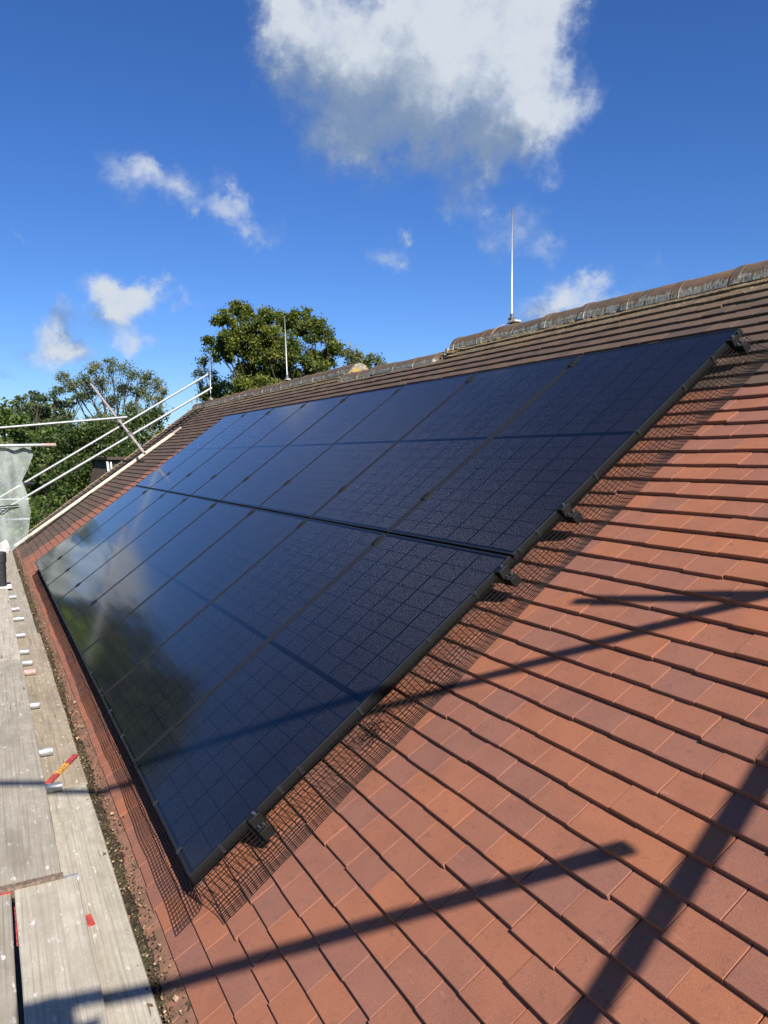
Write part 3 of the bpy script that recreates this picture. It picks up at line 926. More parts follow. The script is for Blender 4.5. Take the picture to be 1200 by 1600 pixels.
mroot = empty('bird_mesh', (0, 0, 0), (PITCH, 0, 0))
tag(mroot, 'black wire bird mesh folded down from the sloping near edge of the panels', 'bird mesh', 'bird mesh round the solar panels')
wire_mesh(side_path, 3.47, .0254, .0017, rloc).build('wire_grid', WIRE, mroot)
cb = MB(); cb.box((.0055, 0, -.015), (.007, .012, .029)); cb.box((-.002, 0, .0012), (.018, .012, .002)); clip = cb.mesh('mesh_clip', BLACKPLASTIC)
for v in (.14, .42, .52, .83, 1.22, 1.50, 1.78, 1.90, 2.30, 2.62, 2.98, 3.22, 3.44):
    o = bpy.data.objects.new('mesh_clip', clip); COL.objects.link(o); o.parent = mroot; o.location = (-.0095, v, 0)
# the loose tie wires where the mesh was joined
tb = MB()
for k in range(5):
    a0 = rng.uniform(0, 6.28)
    tb.tube([rloc(-.03 - .02 * math.sin(a0 + q * 1.3) - .006 * k, .80 + .012 * k + .030 * math.cos(a0 + q * 1.3), -.072 - .008 * q * .5 + .02 * math.sin(q)) for q in np.linspace(0, 4.5, 12)], .0014, 5)
tb.build('tie_wire', WIRE, mroot)
mroot2 = empty('bird_mesh', (0, 0, 0), (PITCH, 0, 0))
tag(mroot2, 'black wire bird mesh lying along the lower edge of the panels above the gutter', 'bird mesh', 'bird mesh round the solar panels')
wire_mesh(bottom_path, 9.22, .0254, .0012, rloc).build('wire_grid', WIRE, mroot2)
cb = MB(); cb.box((0, -.006, -.017), (.020, .012, .036)); cb.box((0, .003, .0015), (.018, .022, .003)); clip2 = cb.mesh('mesh_clip', BLACKPLASTIC)
for i in range(21):
    o = bpy.data.objects.new('mesh_clip', clip2); COL.objects.link(o); o.parent = mroot2; o.location = (-.2 - i * .445, .0095, 0)

# ================================================================ lightning rods on the ridge
for x, ln, r, lean, lab in ((-3.083, 1.0, .0066, .004, 'tall white lightning rod on the high near stretch of ridge'), (-8.864, .995, .0080, .028, 'white lightning rod on the far ridge in front of the big oak'),
                      (-13.445, 1.0, .0068, 0, 'thin pale lightning rod at the far gable end of the ridge')):
    root = empty('lightning_rod', (x, RA_Y, RA_Z + RA_R)); tag(root, lab, 'lightning rod', 'lightning rods along the ridge')
    b = MB(); b.tube([(0, 0, .05), (-lean * .5, -lean * .3, .5), (-lean, -lean * .6, ln)], [r, r * .9, r * .75], 8); b.build('rod', WHITEROD, root, smooth=True)
    b = MB(); b.box((0, 0, .028), (.05, .05, .056)); b.tube([(0, 0, .05), (0, 0, .085)], .018, 10); b.build('clamp_base', GREYBLOCK, root, bevel=.004)
    b = MB(); b.box((.045, -.01, .010), (.12, .07, .022)); b.build('mortar_pad', PADM, root, bevel=.006)
    b = MB(); n = 14
    V = []
    for i in range(n + 1):
        a = math.pi * (.5 + .52 * i / n); rr = RA_R + .006
        sl = -.05 - .10 * (i / n) ** 1.5
        for dx in (0, -.028):
            V.append((sl + dx, math.cos(a) * rr, math.sin(a) * rr - RA_R))
            V.append((sl + dx, math.cos(a) * (rr + .003), math.sin(a) * (rr + .003) - RA_R))
    F = []
    for i in range(n):
        k = 4 * i
        F += [(k + 1, k + 3, k + 7, k + 5), (k, k + 4, k + 6, k + 2), (k, k + 1, k + 5, k + 4), (k + 2, k + 6, k + 7, k + 3)]
    b.add(V, F); b.build('copper_strap', COPPER, root)
for i, (u0, u1, lab) in enumerate(((13.25, 13.05, 'dark conductor tape down the far tiles, nearer the timber pole'), (13.75, 13.62, 'dark conductor tape down the far tiles, nearer the verge'))):
    b = MB()
    b.tube([p2w(u0 + (u1 - u0) * t, 4.28 - 4.3 * t, -.122 + .002 * math.sin(40 * t)) for t in np.linspace(0, 1, 40)], .012, 6)
    tag(b.build('conductor_tape', WIRE), lab, 'conductor tape', 'conductor tapes down the far tiles')

# ================================================================ scaffold tubes
def scaffold_tube(a, b, lab, r=.02415, group=None, red_a=0.0, red_b=0.0, name='scaffold_tube', mat=None):
    a = Vector(a); b = Vector(b); L = (b - a).length; d = (b - a) / L
    root = empty(name, a); root.rotation_euler = unit_to(d).to_euler()
    tag(root, lab, 'scaffold tube', group)
    t = MB(); t.hollow((0, 0, 0), (0, 0, L), r); t.build('tube', mat or GALV, root, smooth=False)
    for z0, ln in ((0, red_a), (L, -red_b)):
        if ln:
            k = MB(); k.tube([(0, 0, z0 - (.002 if ln > 0 else -.002)), (0, 0, z0 + ln)], r + .0015, 16, caps=False); k.build('painted_end', REDSTEEL, root)
    return root


def coupler(root, at_world, s=.085):
    b = MB(); b.box((0, 0, 0), (s, s, s * .8)); b.tube([(0, 0, -s * .65), (0, 0, s * .65)], s * .42, 10); b.tube([(s * .5, 0, 0), (s * .95, 0, 0)], s * .12, 8); b.tube([(0, s * .5, 0), (0, s * .95, 0)], s * .12, 8)
    o = b.build('coupler', GREYBLOCK, root, bevel=.008)
    o.matrix_basis = root.matrix_basis.inverted() @ Matrix.Translation(at_world)
    return o


# far gable: two guard rails up the slope, a leaning tube that carries them, a cross rail
GF = 'scaffold tubes at the far gable'
A0, A1 = Vector((-14.383, -.445, .614)), Vector((-14.383, 3.866, 3.26))
B0, B1 = Vector((-13.297, -.356, .464)), Vector((-13.297, 3.656, 2.874))
scaffold_tube(A0 + (A0 - A1) * .12, A1, 'upper of two pale sloping guard rails beyond the far gable', group=GF, r=.0235)
scaffold_tube(B0 + (B0 - B1) * .12, B1, 'lower of two pale sloping guard rails beyond the far gable', group=GF, r=.0235)
T0 = Vector((-12.028, 2.0436, 1.525)); Td = Vector((-.95774, .03123 - 0.0, .28595))
T1 = Vector((-17.914, 1.852, 3.272))
ct = scaffold_tube(T0, T1, 'rusty pink leaning tube crossing both guard rails and mirrored in the panels', group=GF, r=.0245, mat=plain('rusty_tube', (.44, .36, .32), .6, .2, .25, 8))
bpy.context.view_layer.update()
coupler(ct, Vector((-14.383, 1.967, 2.218)), .10); coupler(ct, Vector((-13.297, 2.002, 1.894)), .10)
H0, H1 = Vector((-14.383, -.612, 2.015)), Vector((-14.383, 2.13, 2.30))
scaffold_tube(H0 + (H0 - H1) * .6, H1, 'near level pale tube meeting the leaning tube, above the netting', group=GF, r=.0235)
scaffold_tube((-13.1, -2.2, 1.65), (-13.1, .623, 1.70), 'level pale tube with pink end holding the top of the white netting', group=GF, r=.029, red_b=.22)
scaffold_tube((-13.45, -2.2, .70), (-13.45, .155, .68), 'level pale tube seen through the middle of the white netting', group=GF, r=.024)
scaffold_tube((-13.45, -2.2, .36), (-13.45, .145, .30), 'level pale tube seen through the lower part of the white netting', group=GF, r=.024)
scaffold_tube((-14.0, -2.2, .90), (-14.0, .272, .962), 'short pink tube end poking past the netting edge', group=GF, r=.024, red_b=.4)
scaffold_tube((-13.55, -.95, -5.2), (-13.55, -.95, 2.6), 'upright scaffold standard behind the white netting, left of the frame', group=GF)
scaffold_tube((-14.43, -.70, -5.2), (-14.43, -.70, 2.4), 'upright scaffold standard at the foot of the far guard rails', group=GF)
# pale pole lying down the slope on the brown tiles
scaffold_tube(p2w(13.68, -.23, -.10), p2w(12.62, 3.50, -.10), 'cream pole with red end lying down the brown tiles at the far gable', group=GF, r=.025, red_b=.22,
              mat=plain('cream_painted_pole', (.62, .56, .45), .7, 0, .12, 12))
b = MB(); b.tube([p2w(13.60, -.20, -.112), p2w(12.60, 3.32, -.112)], .018, 8)
tag(b.build('timber_batten', plain('pale_timber', (.50, .43, .32), .85, 0, .2, 10)), 'thin pale batten lying tight against the cream pole on the tiles', 'timber batten')

# netting on the far scaffold
nb = MB()
out = [(.20, 1.68), (.20, 1.64), (.24, 1.5), (.14, 1.23), (.03, 1.03), (.10, .81), (.16, .45), (.11, .09), (.06, -.09), (-.02, -.13), (-.20, -.26), (-.16, -.45), (-.30, -.62), (-.41, -.77)]
nr, ncol = 60, 34
V = []
for i in range(nr):
    z = 1.70 - 2.47 * i / (nr - 1)
    yr = float(np.interp(-z, [-q[1] for q in out], [q[0] for q in out]))
    for j in range(ncol):
        t = j / (ncol - 1)
        y = -.95 + (yr + .95) * t
        x = -13.2 + .05 * math.sin(3.2 * z + 6 * t) + .03 * math.sin(11 * y + 4 * z) + rng.normal(0, .004) + .025 * math.sin(23 * y)
        V.append((x, y, z + .02 * math.sin(9 * y) * (i > 0)))
nb.add(V, [(i * ncol + j, i * ncol + j + 1, (i + 1) * ncol + j + 1, (i + 1) * ncol + j) for i in range(nr - 1) for j in range(ncol - 1)])
tag(nb.build('debris_netting', NET, smooth=True), 'torn translucent white debris netting hung on the far scaffold', 'netting')
nb = MB()
for z in (.60, .555):
    nb.tube([(-13.17, y, z + .03 * math.sin(y * 3)) for y in np.linspace(-.95, .16, 14)], .010, 6)
tag(nb.build('netting_cord', WIRE), 'two dark cords strung across the white netting', 'cord')
nb = MB(); V = []
for i in range(12):
    for j in range(12):
        s, t = i / 11, j / 11
        V.append((-12.95 + .08 * t + .03 * math.sin(9 * s), -.9 + .62 * s + .05 * math.sin(5 * t), -.05 - .50 * t + .05 * math.sin(7 * s + 3 * t)))
nb.add(V, [(i * 12 + j, i * 12 + j + 1, (i + 1) * 12 + j + 1, (i + 1) * 12 + j) for i in range(11) for j in range(11)])
tag(nb.build('white_sheet', plain('white_plastic_sheet', (.34, .34, .33), .5, 0, .08, 9), smooth=True), 'crumpled white plastic sheet behind the black vent pipe', 'sheet')

# platform transoms whose ends show beside the upper boards
TN = [(-.612, 'transom end lying over the joint of the two nearest boards'), (-1.60, 'transom end beside the red and yellow stick'), (-2.15, 'transom end, next beyond the red and yellow stick'),
      (-3.10, 'transom end midway along the brown inner board'), (-4.02, 'transom end with pink paint where the dull board meets the white one'), (-4.33, 'transom end just past the white board joint'),
      (-4.74, 'transom end under the near part of the white board'), (-5.46, 'small transom end halfway along the white board'), (-6.30, 'small transom end near the far part of the white board'),
      (-6.9, 'tiny transom end second from the vent pipe'), (-7.75, 'tiny transom end closest to the vent pipe')]
for i, (x, lab) in enumerate(TN):
    r_ = scaffold_tube((x, (-.318 if i == 0 else -.295) + rng.normal(0, .008), -.2285), (x + rng.normal(0, .03), -1.75, -.2290), 'short grey ' + lab, group='transom tube ends under the scaffold boards', red_a=.09 if 'pink' in lab else 0)
for y in (-.80, -1.5):
    scaffold_tube((3.6, y, -.305), (-14.4, y, -.305), 'long ledger tube under the boards, ' + ('nearer the wall' if y > -1 else 'on the outer side'), group='ledger tubes under the boards')

# scaffold that stands behind the camera and throws the shadows on the tiles
GN = 'scaffold tubes behind the camera'
scaffold_tube(p2w(-2.945, -1.2, .97), p2w(-2.945, 5.2, .97), 'sloping guard rail over the near gable behind the camera', group=GN)
a_, b_ = p2w(-2.962, 1.711, 2.97), p2w(-2.953, 2.647, 1.34)
scaffold_tube(a_ + (a_ - b_) * .42, b_ + (b_ - a_) * .34, 'long brace tube behind the camera sloping down towards the ridge', group=GN)
a_, b_ = p2w(-2.872, 2.765, 1.67), p2w(-2.962, 2.718, 1.25)
scaffold_tube(a_, b_ + (b_ - a_) * 2.3, 'short leaning upright behind the camera over the slope', group=GN)
a_, b_ = p2w(-2.905, 1.681, 1.07), p2w(-3.0, .974, 1.89)
scaffold_tube(a_, b_ + (b_ - a_) * .42, 'level rail behind the camera ending over the slope', group=GN)
sp = scaffold_tube((3.0, -.70, -.26), (3.0, -.70, 2.05), 'added unseen upright behind the camera, its big top block shaped to cast a shadow', group=GN)
bpy.context.view_layer.update()
coupler(sp, Vector((3.0, -.72, 2.03)), .15)  # unseen post and oversized block, added to cast the blob shadow on the boards

# ================================================================ scaffold boards
def board(x0, x1, y0, y1, ztop, lab, mat, tint, red0=0, red1=0, th=.038, yaw=0.0, band=None):
    L = x1 - x0
    root = empty('scaffold_board', ((x0 + x1) / 2, (y0 + y1) / 2, ztop - th / 2), (0, 0, yaw))
    tag(root, lab, 'scaffold board', 'weathered scaffold boards beside the eaves')
    b = MB(); n = 14; w_ = y1 - y0
    V = []; F = []
    xs = np.linspace(-L / 2, L / 2, n)
    for i, x in enumerate(xs):
        e0, e1 = rng.normal(0, .0016), rng.normal(0, .0016); s = rng.normal(0, .0008)
        V += [(x, -w_ / 2 + e0, -th / 2), (x, w_ / 2 + e1, -th / 2), (x, w_ / 2 + e1, th / 2 - .004 + s), (x, w_ / 2 + e1 - .004, th / 2 + s), (x, -w_ / 2 + e0 + .004, th / 2 + s), (x, -w_ / 2 + e0, th / 2 - .004 + s)]
    for i in range(n - 1):
        for k in range(6):
            F.append((i * 6 + k, i * 6 + (k + 1) % 6, (i + 1) * 6 + (k + 1) % 6, (i + 1) * 6 + k))
    F += [tuple(range(6))[::-1], tuple((n - 1) * 6 + k for k in range(6))]
    b.add(V, F, tint); b.build('plank', mat, root)
    for s, on in ((-1, red0), (1, red1)):
        if on:
            b = MB(); b.box((s * (L / 2 - on / 2 + .0025), 0, 0), (on, w_ + .005, th + .005)); b.build('end_band', band or REDPAINT, root)
    return root


board(-.545, 7.0, -.777, -.556, -.180, 'dull ribbed scaffold board at the left edge of the frame, nearest the camera', BOARD_DULL, .35, red0=.012)
board(-.545, 7.0, -.543, -.322, -.178, 'pale ribbed scaffold board in the near corner, left of the gutter board', BOARD_PALE, .05)
board(-1.63, 7.0, -.396, -.166, -.2545, 'pale smooth lower board along the gutter in the near corner', BOARD_PALE, .001)
board(-4.26, -.548, -.602, -.372, -.166, 'dull scaffold board lying on the transoms in the middle distance', BOARD_DULL, .15, red1=.028, band=RUST)
board(-4.26, -.575, -.840, -.612, -.166, 'dull scaffold board at the frame edge, beyond the cord', BOARD_DULL, .5, red1=.05, band=RUST)
board(-8.1, -4.28, -.602, -.378, -.166, 'whitish scaffold board beyond the dull one, before the vent pipe', BOARD_PALE, .001)
board(-8.1, -4.28, -.840, -.614, -.166, 'whitish scaffold board hidden left of the far white board', BOARD_PALE, .1)
board(-5.60, -1.66, -.385, -.158, -.256, 'brown lower scaffold board running along the gutter', BOARD_BROWN, .1)
board(-9.6, -5.62, -.400, -.180, -.256, 'brownish lower scaffold board at the far end by the vent pipe', BOARD_DULL, .2)
board(-13.4, -9.62, -.405, -.185, -.256, 'grey lower scaffold board past the vent pipe', BOARD_DULL, .2)
board(-12.0, -8.12, -.72, -.50, -.166, 'grey scaffold board beyond the whitish ones', BOARD_DULL, .3)

for j, yy in enumerate((-1.07, -1.30, -1.53)):
    nm_ = ('next out from the dull boards', 'second from the outer edge', 'along the outer edge')[j]
    board(-4.26, 7.0, yy, yy + .222, -.166, 'dull scaffold board left of the frame, ' + nm_ + ', near stretch', BOARD_DULL, .1 + .1 * j)
    board(-12.0, -4.28, yy, yy + .222, -.166, 'greyish scaffold board left of the frame, ' + nm_ + ', far stretch', BOARD_PALE, .1 + .1 * j)

# painted stick, twine and paint patch on the boards
a_, b_ = Vector((-1.71, -.352, -.247)), Vector((-2.06, -.178, -.247))
root = empty('painted_stick', a_); d = (b_ - a_); root.rotation_euler = (0, 0, math.atan2(d.y, d.x))
tag(root, 'red and yellow painted timber stick lying across the brown inner board', 'painted stick')
L = d.length
for x0, x1, mt, nm in ((0, .30, REDPAINT, 'red_end'), (.30, .66, YELPAINT, 'yellow_middle'), (.66, 1, REDPAINT, 'red_end')):
    b = MB(); b.box(((x0 + x1) / 2 * L, 0, 0), ((x1 - x0) * L, .030, .014)); b.build(nm, mt, root)
b = MB(); b.box((-.335, -.302, -.2515), (.075, .030, .004), Matrix.Rotation(.1, 3, 'Z'))
tag(b.build('red_tag', REDPAINT), 'small red plastic tag stuck in the joint of the near pale boards', 'tag')
b = MB(); b.box((-.33, -.5460, -.196), (.22, .004, .026))
tag(b.build('red_edge_paint', REDPAINT), 'red paint stripe on the edge of the near pale board', 'paint')

# black vent pipe at the far end of the boards
root = empty('vent_pipe', (-8.55, -.435, -.55)); tag(root, 'black plastic vent pipe standing at the far end of the boards', 'vent pipe')
b = MB(); b.hollow((0, 0, 0), (0, 0, .70), .055, .004, 20); b.build('pipe', BLACKPLASTIC, root, smooth=False)
b = MB(); b.hollow((0, 0, .66), (0, 0, .78), .064, .006, 20); b.hollow((0, 0, .57), (0, 0, .59), .060, .004, 20); b.build('collar', BLACKPLASTIC, root)
b = MB(); b.tube([(0, 0, .775), (0, 0, .79), (0, 0, .80)], [.066, .062, .03], 16); b.build('cap', BLACKPLASTIC, root)
b = MB(); b.box((0, -.02, .335), (.24, .26, .02)); b.build('flashing', PVCW, root)

# ================================================================ trees
def clump_leaves(cl, per, size, squash=.85, sub=9, spread=.36):
    """leaf quads gathered in twig-sized tufts inside each clump; returns verts, tints"""
    P = []; T = []; S = []
    for (x, y, z, r) in cl:
        n = int(per * r * r)
        ns = max(4, int(sub * (.6 + r)))
        d = rng.normal(size=(ns, 3)); d /= np.linalg.norm(d, axis=1)[:, None]
        cen = d * (rng.random((ns, 1)) ** .5) * r * .95
        idx = rng.integers(0, ns, n)
        q = cen[idx] + rng.normal(size=(n, 3)) * r * spread * rng.uniform(.5, 1.0, (ns, 1))[idx]
        q[:, 2] *= squash
        tt = np.clip(rng.normal(.42, .18, n) + rng.normal(0, .16, ns)[idx] + .10 * q[:, 2] / max(r, .1), .001, 1)
        P.append(q + np.array([x, y, z])); T.append(tt); S.append(np.full(n, size))
    P = np.concatenate(P); T = np.concatenate(T); S = np.concatenate(S)
    return P, T, S


def leaf_mesh(name, P, T, S, mat):
    n = len(P)
    nr = rng.normal(size=(n, 3)); nr[:, 2] += .7; nr /= np.linalg.norm(nr, axis=1)[:, None]
    a = rng.normal(size=(n, 3)); a -= nr * (a * nr).sum(1)[:, None]; a /= np.linalg.norm(a, axis=1)[:, None]
    b = np.cross(nr, a)
    s = (S * rng.uniform(.6, 1.4, n))[:, None]
    V = np.empty((n, 4, 3))
    V[:, 0] = P - a * s * .55; V[:, 1] = P + b * s * .34 + nr * s * .10; V[:, 2] = P + a * s * .55; V[:, 3] = P - b * s * .34 + nr * s * .10
    me = bpy.data.meshes.new(name)
    me.vertices.add(n * 4); me.vertices.foreach_set('co', V.reshape(-1).astype(np.float32))
    me.loops.add(n * 4); me.loops.foreach_set('vertex_index', np.arange(n * 4, dtype=np.int32))
    me.polygons.add(n); me.polygons.foreach_set('loop_start', np.arange(0, n * 4, 4, dtype=np.int32))
    try: me.polygons.foreach_set('loop_total', np.full(n, 4, dtype=np.int32))
    except Exception: pass
    at = me.attributes.new('tint', 'FLOAT', 'FACE'); at.data.foreach_set('value', T.astype(np.float32))
    me.materials.append(mat); me.update(calc_edges=True); me.validate()
    return me


def tree(name, lab, cat, base, clumps, per, size, mat, trunk_r=.35, fork=.45, group=None, twigs=3, spread=.36, sub=9, squash=.85):
    base = Vector(base)
    root = empty(name, base); tag(root, lab, cat, group)
    t = MB()
    top = max(c[2] for c in clumps); zf = base.z + (top - base.z) * fork
    cx = sum(c[0] for c in clumps) / len(clumps); cy = sum(c[1] for c in clumps) / len(clumps)
    F_ = Vector(((base.x + cx) / 2, (base.y + cy) / 2, zf)) - base
    t.tube([(0, 0, 0), (F_.x * .3, F_.y * .3, F_.z * .4), tuple(F_)], [trunk_r * 1.25, trunk_r, trunk_r * .8], 10)
    for (x, y, z, r) in clumps:
        e = Vector((x, y, z)) - base
        mid = F_.lerp(e, .5) + Vector((rng.normal(0, .25), rng.normal(0, .25), .3 * (e - F_).length * .2))
        rr = trunk_r * .20
        t.tube([tuple(F_ * .97), tuple(F_.lerp(mid, .5) + Vector((0, 0, .1))), tuple(mid), tuple(mid.lerp(e, .6)), tuple(e)], [rr, rr * .75, rr * .5, rr * .34, rr * .16], 6)
        for k in range(twigs):
            dd = Vector(rng.normal(size=3)); dd.z = abs(dd.z) * .6; dd.normalize()
            s_ = mid.lerp(e, rng.uniform(.3, .9)); q = e + dd * r * rng.uniform(.6, 1.05)
            t.tube([tuple(s_), tuple(s_.lerp(q, .5) + Vector((0, 0, .08))), tuple(q)], [rr * .26, rr * .17, rr * .07], 5)
    t.build('trunk', BARK, root)
    P, T, S = clump_leaves(clumps, per, size, squash, sub, spread)
    P = P - np.array(base)
    o = bpy.data.objects.new('crown', leaf_mesh('crown', P, T, S, mat)); COL.objects.link(o); o.parent = root
    return root


def more_below(cl, n, zlo, spread_r):
    """clumps that fill the crown downwards, where the roof hides it from the camera"""
    cx = np.mean([c[0] for c in cl]); cy = np.mean([c[1] for c in cl]); z0 = min(c[2] for c in cl)
    r = np.mean([c[3] for c in cl]); R_ = max(abs(c[1] - cy) for c in cl)
    return cl + [(cx + rng.uniform(-1, 1) * R_ * .8, cy + rng.uniform(-1, 1) * R_ * .9, rng.uniform(zlo, z0), r * spread_r) for _ in range(n)]


oak = [(-38.3,10.8,7.5,0.82),(-38.7,11.2,8.8,0.69),(-40.2,12.5,9.4,0.72),(-39.6,13.7,9.3,0.72),(-38.3,13.0,8.1,0.97),(-39.2,14.6,9.0,0.79),(-39.3,15.8,9.1,0.88),(-38.5,16.5,8.4,0.87),(-40.0,18.1,7.8,0.76),(-38.4,14.8,7.2,1.14),(-39.1,13.4,6.9,1.14),(-39.4,16.3,6.6,1.03),(-39.2,12.0,7.4,0.98),(-39.6,12.7,5.9,0.93),(-40.0,14.4,5.9,1.03),(-40.6,17.7,7.1,0.69),(-38.8,11.1,6.7,0.55),(-39.8,15.5,5.6,0.96),(-39.9,14.2,8.1,0.87),(-38.8,12.2,8.3,0.7)]
open_ = [(-41.4,10.7,6.9,0.47),(-43.3,10.8,6.4,0.41),(-42.0,11.4,6.1,0.52),(-42.0,11.2,5.2,0.52),(-43.2,12.1,5.7,0.46),(-42.5,12.2,4.9,0.53),(-42.3,10.7,5.6,0.33),(-42.9,11.4,7.7,0.34),(-41.4,12.4,5.4,0.44)]
right = [(-58.0,28.3,9.6,0.93),(-57.0,26.9,10.0,0.64),(-56.1,28.9,9.4,0.75),(-57.8,30.7,9.3,0.39),(-58.7,29.4,9.2,0.89)]
left = [(-42.5,5.0,6.2,0.45),(-43.8,6.0,6.6,0.47),(-42.8,6.8,6.2,0.5),(-44.1,7.9,6.1,0.52),(-44.0,8.6,5.6,0.45),(-42.5,4.3,5.7,0.49),(-44.4,3.9,5.5,0.43),(-43.8,5.5,5.6,0.54),(-43.9,6.6,5.3,0.55),(-44.3,7.5,5.1,0.56),(-43.2,8.3,4.7,0.44),(-44.1,4.7,5.1,0.54),(-44.5,6.1,4.7,0.52),(-42.2,6.8,4.2,0.5),(-44.4,3.6,5.9,0.36),(-43.0,8.8,5.2,0.26)]
pine = [(-39.3,1.9,4.4,0.57),(-38.5,2.6,4.6,0.5),(-39.8,1.4,3.8,0.57),(-38.9,3.2,4.1,0.57),(-40.3,2.3,3.7,0.71),(-38.8,3.8,4.4,0.45),(-39.5,1.1,4.3,0.31),(-39.1,3.0,3.3,0.64),(-39.6,1.6,3.2,0.57)]
ivy1 = [(-33.6,3.1,2.4,0.78),(-33.6,3.9,2.6,0.79),(-35.0,2.5,1.9,0.8),(-35.0,5.0,2.8,0.77),(-34.5,5.8,2.4,0.71),(-35.4,2.0,1.2,0.81),(-33.7,2.8,1.0,0.78),(-35.2,3.7,1.4,0.82),(-33.6,4.4,1.9,0.74),(-35.5,1.6,0.2,0.81),(-34.7,2.6,0.0,0.74),(-34.6,3.4,0.3,0.64),(-35.5,6.6,3.1,0.61),(-35.1,6.9,3.5,0.43),(-35.1,5.8,3.2,0.54),(-33.3,4.0,0.9,0.68),(-34.1,5.1,1.7,0.64)]
bright = [(-30.5,0.2,2.9,0.54),(-30.8,0.8,2.8,0.45),(-30.8,0.3,2.2,0.55),(-32.1,1.2,2.2,0.47),(-30.6,-0.4,2.6,0.63),(-31.0,-0.6,3.3,0.49),(-31.4,0.7,1.8,0.46),(-32.1,1.7,2.4,0.37)]
bush = [(-21.9,0.8,0.1,0.37),(-21.6,1.1,-0.2,0.26),(-21.0,0.5,-0.3,0.36),(-21.4,0.8,-0.7,0.26),(-21.6,1.2,0.2,0.22),(-20.8,0.2,0.1,0.39),(-21.6,0.6,-1.2,0.29),(-21.2,0.1,-0.6,0.39),(-21.5,-0.4,-0.0,0.43)]
mid_ = [(-28.7,1.2,1.8,0.52),(-28.7,0.8,0.9,0.61),(-28.4,0.1,1.1,0.65),(-28.5,-0.5,1.6,0.59),(-27.8,1.8,0.8,0.46),(-28.4,0.2,0.3,0.51),(-27.6,-0.5,0.5,0.58)]
GT = 'trees beyond the house'
tree('oak_tree', 'tall dense yellowish green oak rising behind the ridge', 'tree', (-39.5, 14.5, -5.2), more_below(oak, 12, 1, 1.2), 3900, .135, OAKLEAF, .5, .42, GT, 3, .23, 12)
tree('open_tree', 'thin grey green tree with bare branches showing at the left of the oak', 'tree', (-42.3, 11.6, -5.2), more_below(open_, 4, 2, 1.0), 1500, .11, GREYLEAF, .2, .5, GT, 6, .42, 6)
tree('rounded_tree', 'small olive tree top behind the ridge at the right of the oak', 'tree', (-57.5, 29.5, -5.2), more_below(right, 6, 1, 1.3), 900, .19, OPENLEAF, .4, .5, GT, 3, .34, 9)
tree('lacy_tree', 'tall open crowned olive tree with sky between its branches, behind the guard rails', 'tree', (-43.5, 7.2, -5.2), more_below(left, 8, 1.5, 1.3), 2600, .10, OPENLEAF, .38, .40, GT, 6, .46, 9)
tree('pine_tree', 'dull dark pine at the left, lower than the lacy tree', 'tree', (-39.5, 2.6, -5.2), more_below(pine, 8, 1, 1.3), 1100, .13, PINELEAF, .35, .45, GT, 5, .32, 10, .6)
ivy1 += [(c[0] + 1.5, c[1] + rng.uniform(-.6, .6), c[2] - rng.uniform(1.0, 2.4), c[3] * 1.2) for c in ivy1]
tree('ivy_clad_tree', 'broad ivy covered dark green tree mass under the guard rails', 'tree', (-34.5, 4.3, -5.2), ivy1, 1700, .125, IVYLEAF, .45, .4, GT, 3, .42, 12)
tree('bright_tree', 'bright green leafy tree behind the top of the netting', 'tree', (-31.4, -.3, -5.2), more_below(bright, 8, -2, 1.3), 1300, .15, BRIGHTLEAF, .3, .45, GT, 3, .36, 10)
tree('laurel_bush', 'dark green bush between the bright tree and the ivy', 'bush', (-28.3, .8, -5.2), more_below(mid_, 9, -3.5, 1.3), 1300, .13, IVYLEAF, .2, .4, GT, 3, .40, 11)
tree('garden_bush', 'small yellowish green bush beside the far verge, just right of the netting', 'bush', (-21.5, .2, -5.2), more_below(bush, 8, -4.2, 1.25), 1500, .10, BRIGHTLEAF, .14, .4, GT, 3, .42, 10)
# trees left of the frame, mirrored in the panels, and an added lime stand-in
def ball(cx, cy, cz, R_, n, seed):
    q = random.Random(seed); o = []
    for _ in range(n):
        d = Vector((q.gauss(0, 1), q.gauss(0, 1), q.gauss(0, 1))).normalized() * R_ * q.random() ** .4
        o.append((cx + d.x, cy + d.y, cz + d.z * .95, R_ * q.uniform(.28, .42)))
    return o


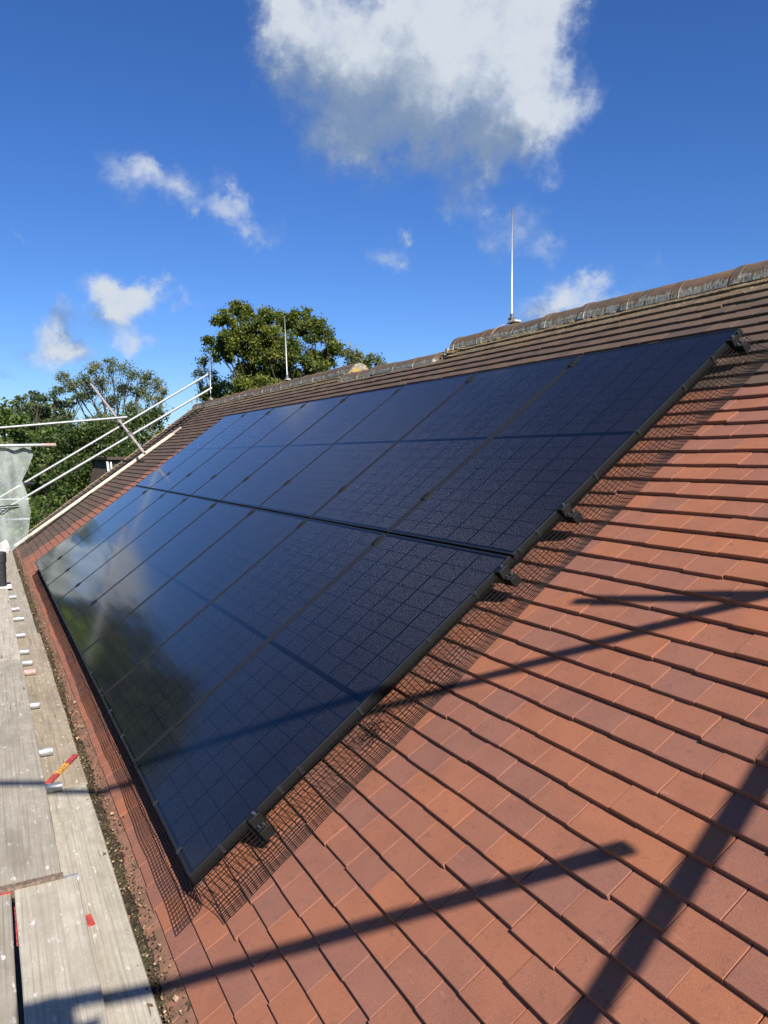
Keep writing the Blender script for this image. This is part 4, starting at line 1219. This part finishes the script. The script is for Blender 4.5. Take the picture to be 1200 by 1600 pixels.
tree('broad_tree', 'tall broad tree left of the frame whose dark reflection lies on the near panels', 'tree', (-24, -6.4, -5.2), ball(-24, -6.0, 2.9, 3.9, 44, 1), 420, .22, IVYLEAF, .4, .35, GT, 2)
tree('broad_tree', 'lower tree left of the frame beyond the white netting', 'tree', (-28, -1.9, -5.2), ball(-28, -1.9, .9, 2.0, 20, 2), 420, .22, OPENLEAF, .35, .35, GT, 2)
tree('hiviz_standin', 'lime green leaf ball left of the frame, added as stand-in for a mirrored hi-viz worker', 'bush', (-15.5, -2.1, -5.2), ball(-15.5, -2.1, 1.75, .6, 12, 3), 1400, .10, LIMESTANDIN, .1, .5, GT, 2)  # leaf ball added to mirror a hi-viz worker as a lime patch
for i, (x, y, R_, h) in enumerate(((-52, -14, 5, 3), (-60, 2, 5, 2.4), (-66, 20, 6, 3), (-62, 40, 6, 2.5), (-44, 32, 4.5, 1.5), (-50, 46, 5, 2))):
    tree('background_tree', ['tree far left of the frame behind the broad tree', 'distant tree behind the pine', 'distant tree hidden behind the oak', 'distant tree far behind the near ridge',
         'tree hidden behind the ridge right of the oak', 'distant tree hidden behind the right part of the ridge'][i], 'tree', (x, y, -5.2), ball(x, y, h - R_ * .45, R_, 24, 10 + i), 200, .34, [IVYLEAF, OAKLEAF, OPENLEAF][i % 3], .4, .35, GT, 1)

# ================================================================ the neighbour's house seen past the verge
nh = empty('neighbour_house', (-28, 6.62, -5.2)); tag(nh, 'brown tile hung house end with a white downpipe seen past the far verge', 'house')
off_ = Vector((0, 0, 0))
b = MB(); b.box((-1.2, .2, 2.6), (3.6, 6.4, 5.2)); b.build('wall', BRICK, nh)
b = MB()
yl, yr = -3.25, 3.6
P = [(1.0, yl - .25, 5.0), (1.0, yr, 5.0), (1.0, yr - .4, 6.55), (1.0, yl + .12, 6.55)]
Q = [(-3.4, y, z) for _, y, z in P]
b.add(P + Q, [(0, 1, 2, 3), (7, 6, 5, 4), (0, 4, 5, 1), (1, 5, 6, 2), (2, 6, 7, 3), (3, 7, 4, 0)]); b.build('tile_hung_storey', WALLBROWN, nh)
b = MB(); b.box((-1.2, .2, 6.61), (4.8, 6.9, .10)); b.build('roof', BROWN_TILE, nh)
b = MB()
for z in np.arange(5.1, 6.5, .16): b.box((1.012, .25 + .0, z), (.02, 6.2 - (z - 5) * .2, .012))
b.build('tile_course', BROWN_TILE, nh)
b = MB(); b.tube([(1.07, yl + .14, 5.0), (1.07, yl - .02 + .04, 6.5)], .04, 10); b.tube([(1.07, yl + .24, 5.0), (1.07, yl + .14, 6.5)], .03, 10); b.build('downpipe', PVCW, nh)
b = MB(); b.box((.66, yl + .12, 5.75), (.72, .10, 1.5), Matrix.Rotation(-.20, 3, 'X')); b.build('corner_shade', plain('painted_shade', (.03, .028, .026), .8), nh)  # slanted dark strip: shade of the underside put into the colour
